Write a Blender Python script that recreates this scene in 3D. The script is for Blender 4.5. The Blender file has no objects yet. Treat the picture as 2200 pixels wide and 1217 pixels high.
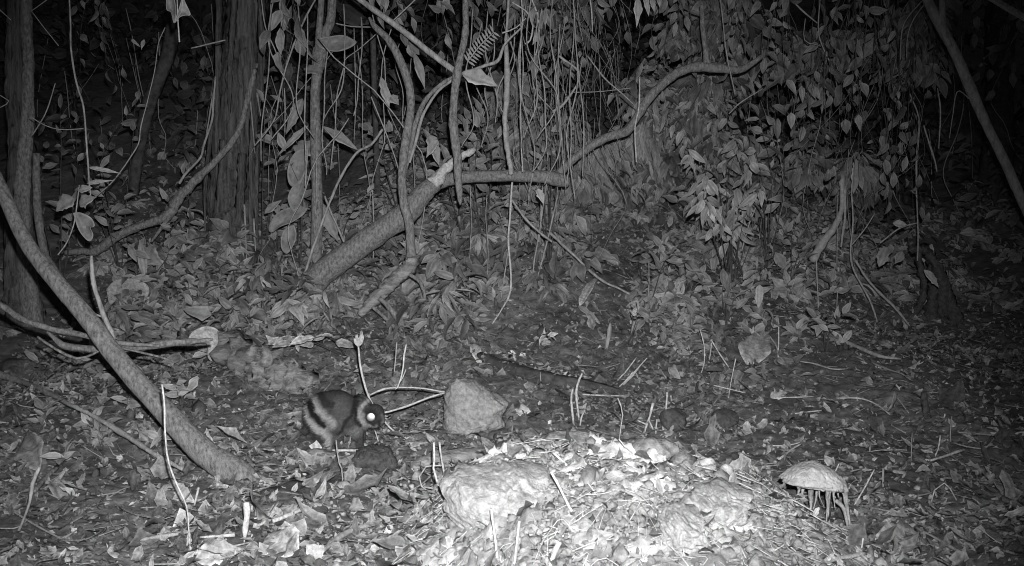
import bpy, bmesh, math, random
import numpy as np
from mathutils import Vector
random.seed(7); RNG = np.random.default_rng(7)
SC = bpy.context.scene; COL = SC.collection

# ---------------------------------------------------------------- camera
F = 2255.0; CAMZ = 1.25; PITCH = math.radians(6.5)
cam_d = bpy.data.cameras.new('camera'); cam = bpy.data.objects.new('camera', cam_d); COL.objects.link(cam)
cam_d.lens = 36*F/2200; cam_d.clip_start = .05; cam_d.clip_end = 500
cam.location = (0, 0, CAMZ); cam.rotation_euler = (math.radians(90)-PITCH, 0, 0)
SC.camera = cam
# ---------------------------------------------------------------- night sky
w = bpy.data.worlds.new('World'); SC.world = w; w.use_nodes = True
nt = w.node_tree; bg = nt.nodes['Background']
sky = nt.nodes.new('ShaderNodeTexSky'); sky.sky_type = 'NISHITA'; sky.sun_disc = False
sky.sun_elevation = math.radians(-2.5); sky.sun_rotation = math.radians(200)
bw = nt.nodes.new('ShaderNodeRGBToBW'); nt.links.new(sky.outputs[0], bw.inputs[0]); nt.links.new(bw.outputs[0], bg.inputs[0])
bg.inputs[1].default_value = .12
# ---------------------------------------------------------------- the trap camera's own infrared flash, just above the lens
fl = bpy.data.lights.new('flash', 'SPOT'); flo = bpy.data.objects.new('flash', fl); COL.objects.link(flo)
fl.energy = 980; fl.spot_size = math.radians(67); fl.spot_blend = 1.0; fl.shadow_soft_size = .018
flo.location = (.04, 0, CAMZ+.13)
flo.rotation_euler = (Vector((-.2, 4.0, .46))-Vector(flo.location)).to_track_quat('-Z', 'Y').to_euler()
SC.view_settings.view_transform = 'Standard'; SC.view_settings.look = 'None'
SC.cycles.pixel_filter_type = 'BLACKMAN_HARRIS'; SC.cycles.filter_width = 1.0
SC.view_settings.exposure = 0; SC.view_settings.gamma = 1

# ---------------------------------------------------------------- maths helpers
FW = np.array([0, math.cos(PITCH), -math.sin(PITCH)]); UP = np.array([0, math.sin(PITCH), math.cos(PITCH)])
RT = np.array([1., 0, 0]); C0 = np.array([0, 0, CAMZ])
def P(px, py, d): return C0 + d*(FW + (px-1100)/F*RT + (608.5-py)/F*UP)
def _h(ix, iy, s):
    n = (ix*374761393 + iy*668265263 + s*974634777) & 0xffffffff
    n = ((n ^ (n >> 13))*1274126177) & 0xffffffff
    return ((n ^ (n >> 16)) & 0xffff)/65535.
def noise(x, y, s=0):
    x = np.asarray(x, float); y = np.asarray(y, float)
    ix = np.floor(x).astype(np.int64); iy = np.floor(y).astype(np.int64)
    fx = x-ix; fy = y-iy; fx = fx*fx*(3-2*fx); fy = fy*fy*(3-2*fy)
    return ((_h(ix, iy, s)*(1-fx)+_h(ix+1, iy, s)*fx)*(1-fy)+(_h(ix, iy+1, s)*(1-fx)+_h(ix+1, iy+1, s)*fx)*fy)*2-1
def sstep(a, b, x):
    t = np.clip((x-a)/(b-a), 0, 1); return t*t*(3-2*t)
def mound(x, y):
    dx = (x-.36)/np.where(x > .36, .78, .72); dy = (y-3.25)/np.where(y > 3.25, .72, 1.1)
    r = np.sqrt(dx*dx+dy*dy)+.16*noise(x*2.3, y*2.3, 5)
    return 1-sstep(.25, 1.15, r)
def H(x, y):
    x = np.asarray(x, float); y = np.asarray(y, float)
    y0 = 5.05+.35*sstep(.1, 1.2, x)+1.3*sstep(1.3, 3.0, x)+.5*sstep(-.9, -2.2, x)
    t = (y-y0)/.5; h = .36*.5*np.logaddexp(0, t)
    h = np.where(y > 14, h, h)
    h = h+.30*mound(x, y)
    h = h+.045*noise(x*.9, y*.9, 1)+.022*noise(x*2.7, y*2.7, 2)+.011*noise(x*7, y*7, 3)+.005*noise(x*19, y*19, 4)
    # low hump of bare earth on the right and one by the left edge
    h = h+.12*np.exp(-(((x-2.1)/.8)**2+((y-5.6)/.9)**2))+.15*np.exp(-(((x+2.1)/.6)**2+((y-4.6)/.7)**2))
    return h
def G(px, py, dz=0.):
    d = (P(px, py, 1.)-C0); t = np.arange(1.6, 22, .01)
    pts = C0+t[:, None]*d; below = pts[:, 2] < H(pts[:, 0], pts[:, 1])
    i = int(np.argmax(below)) if below.any() else len(t)-1
    p = pts[i].copy(); p[2] = float(H(p[0], p[1]))+dz; return p
def depth(p): return float(np.dot(np.asarray(p)-C0, FW))
def gd(px, py): return depth(G(px, py))
def nrm(v):
    v = np.asarray(v, float); return v/np.maximum(np.linalg.norm(v, axis=-1, keepdims=True), 1e-9)

# ---------------------------------------------------------------- materials (the photograph is infrared: no hue anywhere)
def mat(name, lo, hi, scale=20, rough=.85, bump=.4, stretch=(1, 1, 1), tone=False, spec=.2, fine=3.0, bdist=.01):
    m = bpy.data.materials.new(name); m.use_nodes = True; n = m.node_tree.nodes; l = m.node_tree.links
    b = n['Principled BSDF']; b.inputs['Roughness'].default_value = rough; b.inputs['Specular IOR Level'].default_value = spec
    tc = n.new('ShaderNodeTexCoord'); mp = n.new('ShaderNodeMapping'); mp.inputs['Scale'].default_value = stretch
    l.new(tc.outputs['Object'], mp.inputs[0])
    a = n.new('ShaderNodeTexNoise'); a.inputs['Scale'].default_value = scale; a.inputs['Detail'].default_value = 8; a.inputs['Roughness'].default_value = .68
    l.new(mp.outputs[0], a.inputs['Vector'])
    r = n.new('ShaderNodeValToRGB'); e = r.color_ramp.elements
    e[0].position = .33; e[0].color = (lo, lo, lo, 1); e[1].position = .68; e[1].color = (hi, hi, hi, 1)
    l.new(a.outputs['Fac'], r.inputs[0]); out = r.outputs[0]
    if tone:
        at = n.new('ShaderNodeAttribute'); at.attribute_name = 'tone'
        x = n.new('ShaderNodeMix'); x.data_type = 'RGBA'; x.blend_type = 'MULTIPLY'; x.inputs[0].default_value = 1
        l.new(out, x.inputs[6]); l.new(at.outputs['Color'], x.inputs[7]); out = x.outputs[2]
    l.new(out, b.inputs['Base Color'])
    if bump:
        f = n.new('ShaderNodeTexNoise'); f.inputs['Scale'].default_value = scale*fine; f.inputs['Detail'].default_value = 6; f.inputs['Roughness'].default_value = .7
        l.new(mp.outputs[0], f.inputs['Vector'])
        bp = n.new('ShaderNodeBump'); bp.inputs['Strength'].default_value = bump; bp.inputs['Distance'].default_value = bdist
        l.new(f.outputs['Fac'], bp.inputs['Height']); l.new(bp.outputs[0], b.inputs['Normal'])
    return m
M = dict(
 midclay=mat('mid_clay', .26, .66, 50, bump=1.0, bdist=.012, fine=2.5),
 brightclay=mat('bright_clay', .5, .85, 40, bump=1.0, bdist=.01, fine=2.5),
 bark=mat('bark', .12, .52, 85, bump=1.0, stretch=(1, 1, .45)),
 trunkbark=mat('trunk_bark', .035, .29, 20, bump=1.0, stretch=(2.6, 2.6, .16), bdist=.02),
 palebark=mat('pale_bark', .25, .62, 50, bump=.8, stretch=(1, 1, .4)),
 deadwood=mat('dead_wood', .14, .6, 14, bump=.9, stretch=(.5, 2.5, 2.5), bdist=.015),
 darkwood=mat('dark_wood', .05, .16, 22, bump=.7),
 twig=mat('pale_twig', .35, .9, 70, bump=.8, bdist=.004),
 vine=mat('vine', .3, .6, 45, bump=.4),
 soil=mat('forest_soil', .13, .30, 22, bump=.8, tone=True, bdist=.012, fine=4),
 clay=mat('pale_clay', .3, .78, 45, bump=1.0, bdist=.012, fine=2.5),
 stone=mat('stone', .13, .45, 38, bump=.8, bdist=.01),
 darkstone=mat('dark_stone', .06, .2, 45, bump=1.0, bdist=.012),
 leaf=mat('leaf', .19, .34, 34, rough=.5, bump=.12, tone=True, spec=.35),
 litter=mat('dead_leaf', .17, .58, 45, rough=.75, bump=.35, tone=True),
 paleleaf=mat('pale_dead_leaf', .3, .68, 40, rough=.75, bump=.4, tone=True),
 fur=mat('fur', .8, 1.0, 150, rough=.95, bump=.6, tone=True, spec=.05, fine=2, bdist=.004),
)
def eye_material():
    m = bpy.data.materials.new('eyeshine'); m.use_nodes = True; b = m.node_tree.nodes['Principled BSDF']
    b.inputs['Base Color'].default_value = (1, 1, 1, 1); b.inputs['Metallic'].default_value = 1; b.inputs['Roughness'].default_value = .5
    return m
M['eye'] = eye_material()

# ---------------------------------------------------------------- object helpers
def tag(o, label=None, cat=None, group=None, kind=None):
    if label: o['label'] = label
    if cat: o['category'] = cat
    if group: o['group'] = group
    if kind: o['kind'] = kind
    return o
def empty(name, loc, label, cat, group=None):
    o = bpy.data.objects.new(name, None); COL.objects.link(o); o.location = tuple(loc); o.empty_display_size = .05
    return tag(o, label, cat, group)
def build(name, V, Fc, m, parent=None, loc=None, tone=None, smooth=True):
    V = np.asarray(V, float)
    if parent is not None:
        o0 = np.zeros(3); q = parent
        while q is not None: o0 += np.array(q.location); q = q.parent
    elif loc is not None: o0 = np.asarray(loc, float)
    else: o0 = V[np.argmin(V[:, 2])].copy()
    me = bpy.data.meshes.new(name)
    VV = V-o0
    Fc = np.asarray(Fc, np.int32) if not isinstance(Fc, list) else Fc
    if isinstance(Fc, list): me.from_pydata(VV.tolist(), [], Fc)
    else:
        k = Fc.shape[1]; n = len(Fc)
        me.vertices.add(len(VV)); me.vertices.foreach_set('co', VV.ravel())
        me.loops.add(n*k); me.loops.foreach_set('vertex_index', Fc.ravel())
        me.polygons.add(n); me.polygons.foreach_set('loop_start', np.arange(0, n*k, k, dtype=np.int32)); me.polygons.foreach_set('loop_total', np.full(n, k, np.int32))
        me.update(calc_edges=True)
    if smooth: me.polygons.foreach_set('use_smooth', [True]*len(me.polygons))
    if tone is not None:
        a = me.attributes.new('tone', 'FLOAT', 'POINT'); a.data.foreach_set('value', np.asarray(tone, np.float32))
    me.materials.append(M[m] if isinstance(m, str) else m)
    o = bpy.data.objects.new(name, me); COL.objects.link(o)
    if parent is not None: o.parent = parent
    else: o.location = tuple(o0)
    return o

def spline(pts, n):
    pts = np.asarray(pts, float)
    if len(pts) < 3:
        t = np.linspace(0, 1, n)[:, None]; return pts[0]*(1-t)+pts[-1]*t
    Q = np.vstack([2*pts[0]-pts[1], pts, 2*pts[-1]-pts[-2]]); m = len(pts)-1
    s = np.linspace(0, m-1e-9, n); i = s.astype(int); t = (s-i)[:, None]
    a, b, c, d = Q[i], Q[i+1], Q[i+2], Q[i+3]
    return .5*(2*b+(c-a)*t+(2*a-5*b+4*c-d)*t*t+(3*b-a-3*c+d)*t**3)
def tube_vf(pr, seg=10, n=None, wob=.0, rough=.05, flute=0, nfl=5, twist=0., seed=0, jag=False):
    """pr: rows of x,y,z,r.  Returns verts and quads of a capped, slightly irregular tube."""
    pr = np.asarray(pr, float)
    L = np.linalg.norm(np.diff(pr[:, :3], axis=0), axis=1).sum()
    if n is None: n = int(np.clip(L/.03, 5, 90))
    c = spline(pr, n); p = c[:, :3]; r = np.maximum(c[:, 3], 1e-4)
    rg = np.random.default_rng(seed+int(abs(pr[0, 0])*1000) % 9999)
    if wob:
        s = np.linspace(0, L, n)
        for k in range(3):
            fr = rg.uniform(3, 16); ph = rg.uniform(0, 6.28); ax = rg.normal(size=3); ax /= np.linalg.norm(ax)
            p = p+ax*(wob*np.sin(s*fr+ph))[:, None]
    T = nrm(np.gradient(p, axis=0)); ref = np.array([.3, 1., .2]) if abs(T[0][1]) < .9 else np.array([1., 0, 0])
    A = nrm(np.cross(T, ref)); B = np.cross(T, A)
    th = np.linspace(0, 2*np.pi, seg, endpoint=False)[None, :]; s = np.linspace(0, L, n)[:, None]
    R = r[:, None]*(1+rough*noise(np.cos(th)*2+s*25, np.sin(th)*2+s*17, seed)+rough*.8*noise(np.cos(th)*4+s*60, np.sin(th)*4+s*50, seed+1))
    R = R*(1+rough*.5*np.maximum(0, noise(np.cos(th)*1.5+s*9, np.sin(th)*1.5+s*7, seed+7)-.45)*4)
    if flute: R = R*(1+flute*np.sin(nfl*th+twist*s+2*noise(s*1.5, s*0, seed))+flute*.6*noise(np.cos(th)*3+s*1.2, np.sin(th)*3, seed+4))
    if jag: R[-1] *= .35
    V = p[:, None, :]+A[:, None, :]*(R*np.cos(th))[:, :, None]+B[:, None, :]*(R*np.sin(th))[:, :, None]
    if jag: V[-2] += T[-1]*rg.uniform(-1, 1.5, (seg, 1))*r[-1]; V[-1] += T[-1]*rg.uniform(-.5, 1., (seg, 1))*r[-1]
    V = V.reshape(-1, 3); i = np.arange(n-1)[:, None]*seg; j = np.arange(seg)[None, :]; j2 = (j+1) % seg
    Fq = np.stack([i+j, i+j2, i+seg+j2, i+seg+j], -1).reshape(-1, 4)
    nv = len(V); V = np.vstack([V, p[0], p[-1]+T[-1]*r[-1]*.3]); q = np.arange(0, seg)
    q2 = (q+1) % seg; lo = np.stack([np.full(seg, nv), q2, q, np.full(seg, nv)], -1); b = (n-1)*seg
    hi = np.stack([np.full(seg, nv+1), b+q, b+q2, np.full(seg, nv+1)], -1)
    return V, Fq, np.vstack([lo, hi])[:, :3]
def merge(parts):
    Vs = []; Fs = []; o = 0
    for V, Fq, Ft in parts:
        Vs.append(V); Fs += (Fq+o).tolist(); Fs += (Ft+o).tolist(); o += len(V)
    return np.vstack(Vs), Fs
def tube(name, pr, m, parent=None, loc=None, **k):
    V, Fs = merge([tube_vf(pr, **k)])
    if parent is None and loc is None: loc = np.asarray(pr, float)[:, :3][np.argmin(np.asarray(pr, float)[:, 2])]
    return build(name, V, Fs, m, parent, loc)
def px(rows, d):
    """rows of (px, py, width_px[, depth]) -> x,y,z,r"""
    out = []
    for r in rows:
        dd = r[3] if len(r) > 3 else d
        out.append([*P(r[0], r[1], dd), .5*r[2]*dd/F])
    return out
def onground(rows, lift=.4, over=0.):
    out = []
    for r in rows:
        g = G(r[0], r[1]); rad = .5*r[2]*depth(g)/F; z = r[3] if len(r) > 3 else lift*rad
        g = C0+(g-C0)*(1-over); out.append([g[0], g[1], g[2]+z, rad])
    return out

# leaves -----------------------------------------------------------------------------
def leaves_vf(pos, dirs, nors, length, width, droop, fold, tone, nl=6, shape=1.0, wav=.0):
    """batch of leaf blades: pos base, dirs along, nors face normal; arrays of n."""
    n = len(pos); dirs = nrm(dirs); side = nrm(np.cross(dirs, nors)); nor = np.cross(side, dirs)
    t = np.linspace(0, 1, nl); pw = RNG.uniform(.6, 1.05, (n, 1)); prof = np.sin(np.pi*np.clip(t[None], 0, 1)**pw)**RNG.uniform(.7, 1.25, (n, 1))*(1-.25*t[None]); prof[:, 0] = .06; prof[:, -1] = .015
    prof /= prof.max(1, keepdims=True); prof = prof*(1+wav*.7*RNG.uniform(-1, 1, (n, nl))); off = np.array([-1., -.5, 0, .5, 1.]); L = np.asarray(length)[:, None]; W = np.asarray(width)[:, None]
    dr = np.asarray(droop)[:, None]; fo = np.asarray(fold)[:, None]
    ang = dr*t[None]**1.3; st = 1/(nl-1)
    ax = np.cumsum(np.cos(ang), 1)*st*L; az = -np.cumsum(np.sin(ang), 1)*st*L
    ax -= ax[:, :1]; az -= az[:, :1]
    ph = RNG.uniform(0, 6.28, (n, 1))
    V = np.zeros((n, nl, 5, 3)); TN = np.zeros((n, nl, 5))
    for j, o in enumerate(off):
        w_ = W*.5*prof*o*(1+wav*.45*RNG.uniform(-1, 1, (n, nl))*(abs(o) == 1))
        up = np.abs(w_)*np.sin(fo)+wav*W*np.abs(o)*np.sin(t[None]*14+ph+o*2)*prof*.25
        V[:, :, j] = (pos[:, None]+dirs[:, None]*ax[..., None]+nor[:, None]*(az+up)[..., None]+side[:, None]*(w_*np.cos(fo))[..., None])
        e = 1.42 if abs(o) == 1 else (.85 if o else 1.18)  # bright sharpening rim painted into the margin tone; midrib simply paler
        TN[:, :, j] = tone[:, None]*e*(1+.12*noise(t[None]*9+ph, ph*0+o))
    b = (np.arange(n)*nl*5)[:, None, None]; i = np.arange(nl-1)[None, :, None]*5; j = np.arange(4)[None, None, :]
    a = b+i+j; Fq = np.stack([a, a+1, a+6, a+5], -1).reshape(-1, 4)
    return V.reshape(-1, 3), Fq, TN.reshape(-1)
def rdir(n): return nrm(RNG.normal(size=(n, 3)))

def one_leaf(name, base, tip, w_m, m, label=None, cat='leaf', face=(0, -1, .3), droop=.5, fold=.25, tone=1., parent=None, group=None, wav=.25, nl=12):
    base = np.asarray(base, float); tip = np.asarray(tip, float); d = tip-base; L = np.linalg.norm(d)
    V, Fq, TN = leaves_vf(base[None], d[None], np.array([face], float), [L*1.06], [w_m], [droop], [fold], np.array([tone]), nl=nl, wav=wav)
    o = build(name, V, Fq, m, parent, None if parent is not None else base, TN)
    if parent is None: tag(o, label, cat, group)
    elif label: tag(o, label)
    so = o.modifiers.new('thick', 'SOLIDIFY'); so.thickness = .0015
    return o

def plant(name, base, tips, label, cat, group=None, leaf=.09, wr=.42, per=9, start=.35, stem_r=.004, m='leaf', sm='darkwood', tone=1., droop=.7, arch=.25, hang=.0, tvar=.3, spread=1., sag=(0, -.75, .7)):
    """stems from base to every tip, leaves set alternately along them"""
    base = np.asarray(base, float); root = empty(name, base, label, cat, group)
    parts = []; LP = []; LD = []; LN = []; LL = []
    for tp in tips:
        tp = np.asarray(tp, float); L = np.linalg.norm(tp-base)
        mid = .5*(base+tp)+np.array([RNG.normal()*.12, RNG.normal()*.12, arch])*L*.6
        pts = np.array([[*base, stem_r], [*mid, stem_r*.7], [*tp, stem_r*.3]])
        parts.append(tube_vf(pts, seg=5, n=12, wob=.004))
        c = spline(pts, 40)[:, :3]; T = nrm(np.gradient(c, axis=0))
        for k in range(per):
            s = start+(1-start)*(k+RNG.uniform(0, .8))/per; i = min(39, int(s*39)); q = c[i]
            lat = nrm(np.cross(T[i], [RNG.normal()*.5, RNG.normal()*.5, 1])); sg = 1 if k % 2 else -1
            d = T[i]*.55+lat*sg*spread+RNG.normal(size=3)*.3+np.array([0, 0, -hang])
            LP.append(q); LD.append(d); LN.append(np.array(sag)+RNG.normal(size=3)*.6); LL.append(leaf*RNG.uniform(.45, 1.3))
        LP.append(c[-1]); LD.append(T[-1]+np.array([0, 0, -hang])); LN.append(np.array(sag)+RNG.normal(size=3)*.3); LL.append(leaf)
    V, Fs = merge(parts); build('stem', V, Fs, sm, root)
    n = len(LP); LL = np.array(LL)
    V, Fq, TN = leaves_vf(np.array(LP), np.array(LD), np.array(LN), LL, LL*wr*RNG.uniform(.8, 1.2, n), RNG.uniform(.1, 1, n)*droop*1.6, RNG.uniform(.05, .5, n), tone*RNG.uniform(1-tvar, 1+tvar, n), wav=.15)
    build('foliage', V, Fq, m, root, None, TN)
    return root

def rock(name, c, rad, m, label, cat='stone', planes=9, seed=0, group=None, rough=.05, sub=4, rot=0.):
    bm = bmesh.new(); bmesh.ops.create_icosphere(bm, subdivisions=sub, radius=1)
    V = np.array([v.co[:] for v in bm.verts]); Fs = [[v.index for v in f.verts] for f in bm.faces]; bm.free()
    rg = np.random.default_rng(seed); N = nrm(rg.normal(size=(planes, 3))); hh = rg.uniform(.62, .95, planes)
    s = np.ones(len(V))
    for nn, h_ in zip(N, hh):
        dd = V@nn; s = np.where(dd > 1e-3, np.minimum(s, h_/np.maximum(dd, 1e-3)), s)
    s = s*(1+rough*noise(V[:, 0]*3+V[:, 2]*2, V[:, 1]*3-V[:, 2], seed)+rough*.6*noise(V[:, 0]*8+V[:, 2]*5, V[:, 1]*8-V[:, 2]*4, seed+1))
    V = V*s[:, None]*np.asarray(rad)[None]
    cs, sn = math.cos(rot), math.sin(rot); V = np.stack([V[:, 0]*cs-V[:, 2]*sn, V[:, 1], V[:, 0]*sn+V[:, 2]*cs], -1)
    return tag(build(name, V+np.asarray(c), Fs, m, loc=np.asarray(c)-[0, 0, rad[2]*.8]), label, cat, group)

def outline_rock(name, pts, d, thick, m, label, cat='stone', seed=0, rough=.05, sub=5, group=None, k=.75, parent=None):
    """lump whose side outline follows pts (pixels at depth d), full thickness in depth"""
    bm = bmesh.new(); bmesh.ops.create_icosphere(bm, subdivisions=sub, radius=1)
    D = np.array([v.co[:] for v in bm.verts]); Fs = [[v.index for v in f.verts] for f in bm.faces]; bm.free()
    q = np.array(pts, float); c = q.mean(0); rel = (q-c)*[1, -1]; ang = np.arctan2(rel[:, 1], rel[:, 0]); o = np.argsort(ang); rel = rel[o]; ang = ang[o]
    rel = np.vstack([rel, rel[:1]]); ang = np.append(ang, ang[0]+2*np.pi)
    phi = np.arctan2(D[:, 2], D[:, 0]); phi = np.where(phi < ang[0], phi+2*np.pi, phi); i = np.clip(np.searchsorted(ang, phi, 'right')-1, 0, len(ang)-2)
    p, e = rel[i], rel[i+1]-rel[i]; u = np.stack([np.cos(phi), np.sin(phi)], -1)
    R_ = (p[:, 0]*e[:, 1]-p[:, 1]*e[:, 0])/(u[:, 0]*e[:, 1]-u[:, 1]*e[:, 0]+1e-9)
    rho = np.hypot(D[:, 0], D[:, 2]); n3 = 1+rough*(noise(D[:, 0]*3+D[:, 1]*2, D[:, 2]*3-D[:, 1], seed)+.6*noise(D[:, 0]*9+D[:, 1]*7, D[:, 2]*9-D[:, 1]*6, seed+1)+.35*noise(D[:, 0]*24+D[:, 1]*15, D[:, 2]*24-D[:, 1]*17, seed+2))
    rr_ = R_*rho**k*n3*d/F
    V = P(c[0], c[1], d)+rr_[:, None]*(u[:, :1]*RT+u[:, 1:]*np.array([0, 0, 1.]))+(np.sign(D[:, 1])*np.abs(D[:, 1])**.8*thick*n3)[:, None]*np.array([0, 1., 0])
    o = build(name, V, Fs, m, parent)
    return o if parent is not None else tag(o, label, cat, group)

# ================================================================ SETTING
def axis(segs):
    out = []
    for a, b, st in segs: out += list(np.arange(a, b-1e-6, st))
    return np.array(out+[segs[-1][1]])
xs = axis([(-60, -12, 4), (-12, -4, .4), (-4, -2.6, .06), (-2.6, -.6, .018), (-.6, 1.6, .0095), (1.6, 3.2, .018), (3.2, 5, .06), (5, 12, .4), (12, 60, 4)])
ys = axis([(-40, -4, 3), (-4, 1.5, .3), (1.5, 2.2, .05), (2.2, 4.3, .0095), (4.3, 7.6, .018), (7.6, 10, .06), (10, 20, .4), (20, 70, 4)])
X, Y = np.meshgrid(xs, ys); Z = H(X, Y)
mm = mound(X, Y); Z = Z+.022*mm*noise(X*9, Y*9, 41)+.012*mm*np.abs(noise(X*16, Y*16, 42))+.008*noise(X*22, Y*22, 8)*(1+1.5*mm)+.005*noise(X*46, Y*46, 9)*(1+1.5*mm)+.006*mm*noise(X*90, Y*90, 10)
V = np.stack([X, Y, Z], -1).reshape(-1, 3); nx = len(xs); ny = len(ys)
i = (np.arange(ny-1)[:, None]*nx+np.arange(nx-1)[None]); Fq = np.stack([i, i+1, i+nx+1, i+nx], -1).reshape(-1, 4)
md = np.exp(-(((X-.35)/1.0)**2+((Y-3.5)/1.05)**2)); tn = 1+2.9*sstep(.3, .95, md+.2*noise(X*5, Y*5, 12)+.14*noise(X*17, Y*17, 13))*(.75+.35*noise(X*11, Y*11, 14))
tn = tn*(1+.3*noise(X*3, Y*3, 15))*(1+.35*noise(X*37, Y*37, 16))
g = build('ground', V, Fq, 'soil', loc=(0, 0, 0), tone=tn.ravel()); tag(g, kind='structure')

# leaf litter: nobody could count it --------------------------------------------------
def litter(name, label, n, xr, yr, size, m, dens, tone=(.45, 1.3), lift=.006, flat=.62):
    x = RNG.uniform(*xr, n*3); y = yr[0]+(yr[1]-yr[0])*RNG.uniform(0, 1, n*3)**1.1
    keep = RNG.uniform(0, 1, len(x)) < dens(x, y); x = x[keep][:n]; y = y[keep][:n]; k = len(x)
    z = H(x, y)+lift+RNG.uniform(0, .018, k)
    d = rdir(k); d[:, 2] *= .35; nn = rdir(k)*flat+np.array([0, -.05, 1])
    L = size*RNG.lognormal(0, .38, k); W = L*RNG.uniform(.3, .62, k)
    V, Fq, TN = leaves_vf(np.stack([x, y, z], -1), d, nn, L, W, RNG.uniform(-1.4, 1.6, k), RNG.uniform(-.5, .8, k), RNG.uniform(*tone, k)*RNG.uniform(.6, 1.1, k), nl=6, wav=.6)
    return tag(build(name, V, Fq, m, loc=(0, 0, 0), tone=TN), label, 'leaf litter', kind='stuff')
RB = G(728, 962)
def dens_gen(x, y):
    bare = .85*np.exp(-(((x-1.7)/.9)**2+((y-5.4)/1.0)**2))+.6*np.exp(-(((x-.15)/.6)**2+((y-6.5)/.5)**2))
    return np.clip(.75+.5*noise(x*2, y*2, 21)-bare-.75*sstep(.3, .8, mound(x, y)), 0.03, 1)*np.where(((x-RB[0])/.22)**2+((y-RB[1]+.05)/.16)**2 < 1, .12, 1)
litter('leaf_litter', 'brown curled dead leaves covering the forest floor', 19000, (-2.8, 3.4), (2.3, 8.0), .046, 'litter', dens_gen, tone=(.3, 1.25))
litter('leaf_litter', 'larger dead leaves strewn over the near forest floor', 420, (-2.2, 2.6), (2.4, 5.6), .10, 'litter', dens_gen, tone=(.4, 1.3), lift=.012)
litter('leaf_litter', 'pale bleached leaf scraps lying over the light earth mound', 950, (-1.0, 1.8), (2.3, 5.0), .03, 'paleleaf', lambda x, y: np.exp(-(((x-.35)/.75)**2+((y-3.4)/.8)**2)), tone=(.45, 1.25))

def twigs(name, label, n, xr, yr, m, dens, lr=(.05, .35), rr=(.0012, .0035), seg=4):
    parts = []
    while len(parts) < n:
        x = RNG.uniform(*xr); y = RNG.uniform(*yr)
        if RNG.uniform() > dens(x, y): continue
        a = RNG.uniform(0, math.pi); L = RNG.uniform(*lr)*RNG.uniform(.4, 1); e = RNG.normal()*.06
        q = []
        for t in (-.5, 0, .5):
            xx = x+math.cos(a)*L*t-math.sin(a)*e*(t == 0); yy = y+math.sin(a)*L*t+math.cos(a)*e*(t == 0)
            q.append([xx, yy, float(H(xx, yy))+RNG.uniform(.012, .035), 0])
        r = RNG.uniform(*rr); q[0][3] = r; q[1][3] = r*.9; q[2][3] = r*.5
        parts.append(tube_vf(q, seg=seg, n=6, rough=.1))
    V, Fs = merge(parts); return tag(build(name, V, Fs, m, loc=(0, 0, 0)), label, 'twigs', kind='stuff')
one = lambda x, y: 1
twigs('twig_litter', 'thin pale twigs scattered among the dead leaves', 420, (-2.6, 3), (2.4, 7.6), 'palebark', one, (.04, .22))
twigs('twig_litter', 'darker twigs and rootlets lying over the soil', 500, (-2.6, 3), (2.4, 7.6), 'bark', one, (.05, .3), (.0015, .005))
twigs('root_fibres', 'fine pale root fibres over the light earth mound', 420, (-.6, 1.5), (2.4, 4.4), 'twig', lambda x, y: float(sstep(.05, .5, mound(x, y))), (.04, .22), (.0008, .002))
def crumbs(name, label, n, m, dens, xr, yr, sz):
    bm = bmesh.new(); bmesh.ops.create_icosphere(bm, subdivisions=1, radius=1); B = np.array([v.co[:] for v in bm.verts]); T = np.array([[v.index for v in f.verts] for f in bm.faces]); bm.free()
    x = RNG.uniform(*xr, n*4); y = RNG.uniform(*yr, n*4); k = RNG.uniform(0, 1, len(x)) < dens(x, y); x = x[k][:n]; y = y[k][:n]; n = len(x)
    s = sz*RNG.lognormal(0, .5, n); V = B[None]*(s[:, None, None]*RNG.uniform(.5, 1.4, (n, 1, 3)))*(1+RNG.uniform(-.4, .4, (n, len(B), 1)))
    V = V+np.stack([x, y, H(x, y)+s*.3], -1)[:, None]
    Fq = (T[None]+(np.arange(n)*len(B))[:, None, None]).reshape(-1, 3)
    return tag(build(name, V.reshape(-1, 3), Fq, m, loc=(0, 0, 0), smooth=False), label, 'soil crumbs', kind='stuff')
crumbs('soil_crumbs', 'grey crumbs of dug earth on the mound', 7500, 'stone', lambda x, y: sstep(.1, .7, mound(x, y)), (-.6, 1.6), (2.2, 4.3), .0065)
crumbs('soil_crumbs', 'pale crumbs of dug earth on the mound', 9000, 'clay', lambda x, y: np.exp(-(((x-.35)/.75)**2+((y-3.3)/.8)**2)), (-1.0, 1.8), (2.2, 4.9), .0055)
crumbs('soil_crumbs', 'dark crumbs of soil over the forest floor', 2500, 'darkwood', lambda x, y: .25+0*x, (-2.4, 2.8), (2.4, 6.5), .008)

litter('leaf_litter', 'dark small leaf scraps between the clods of the mound', 700, (-.7, 1.6), (2.3, 4.4), .04, 'litter', lambda x, y: sstep(.05, .5, mound(x, y)), tone=(.2, 1.2))
litter('leaf_litter', 'fine broken leaf flakes matted over the whole forest floor', 19000, (-2.8, 3.4), (2.3, 8.0), .024, 'litter', lambda x, y: np.clip(.7-.5*sstep(.3, .8, mound(x, y))+.3*noise(x*4, y*4, 44), .05, 1), tone=(.3, 1.6), flat=.8)
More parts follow.
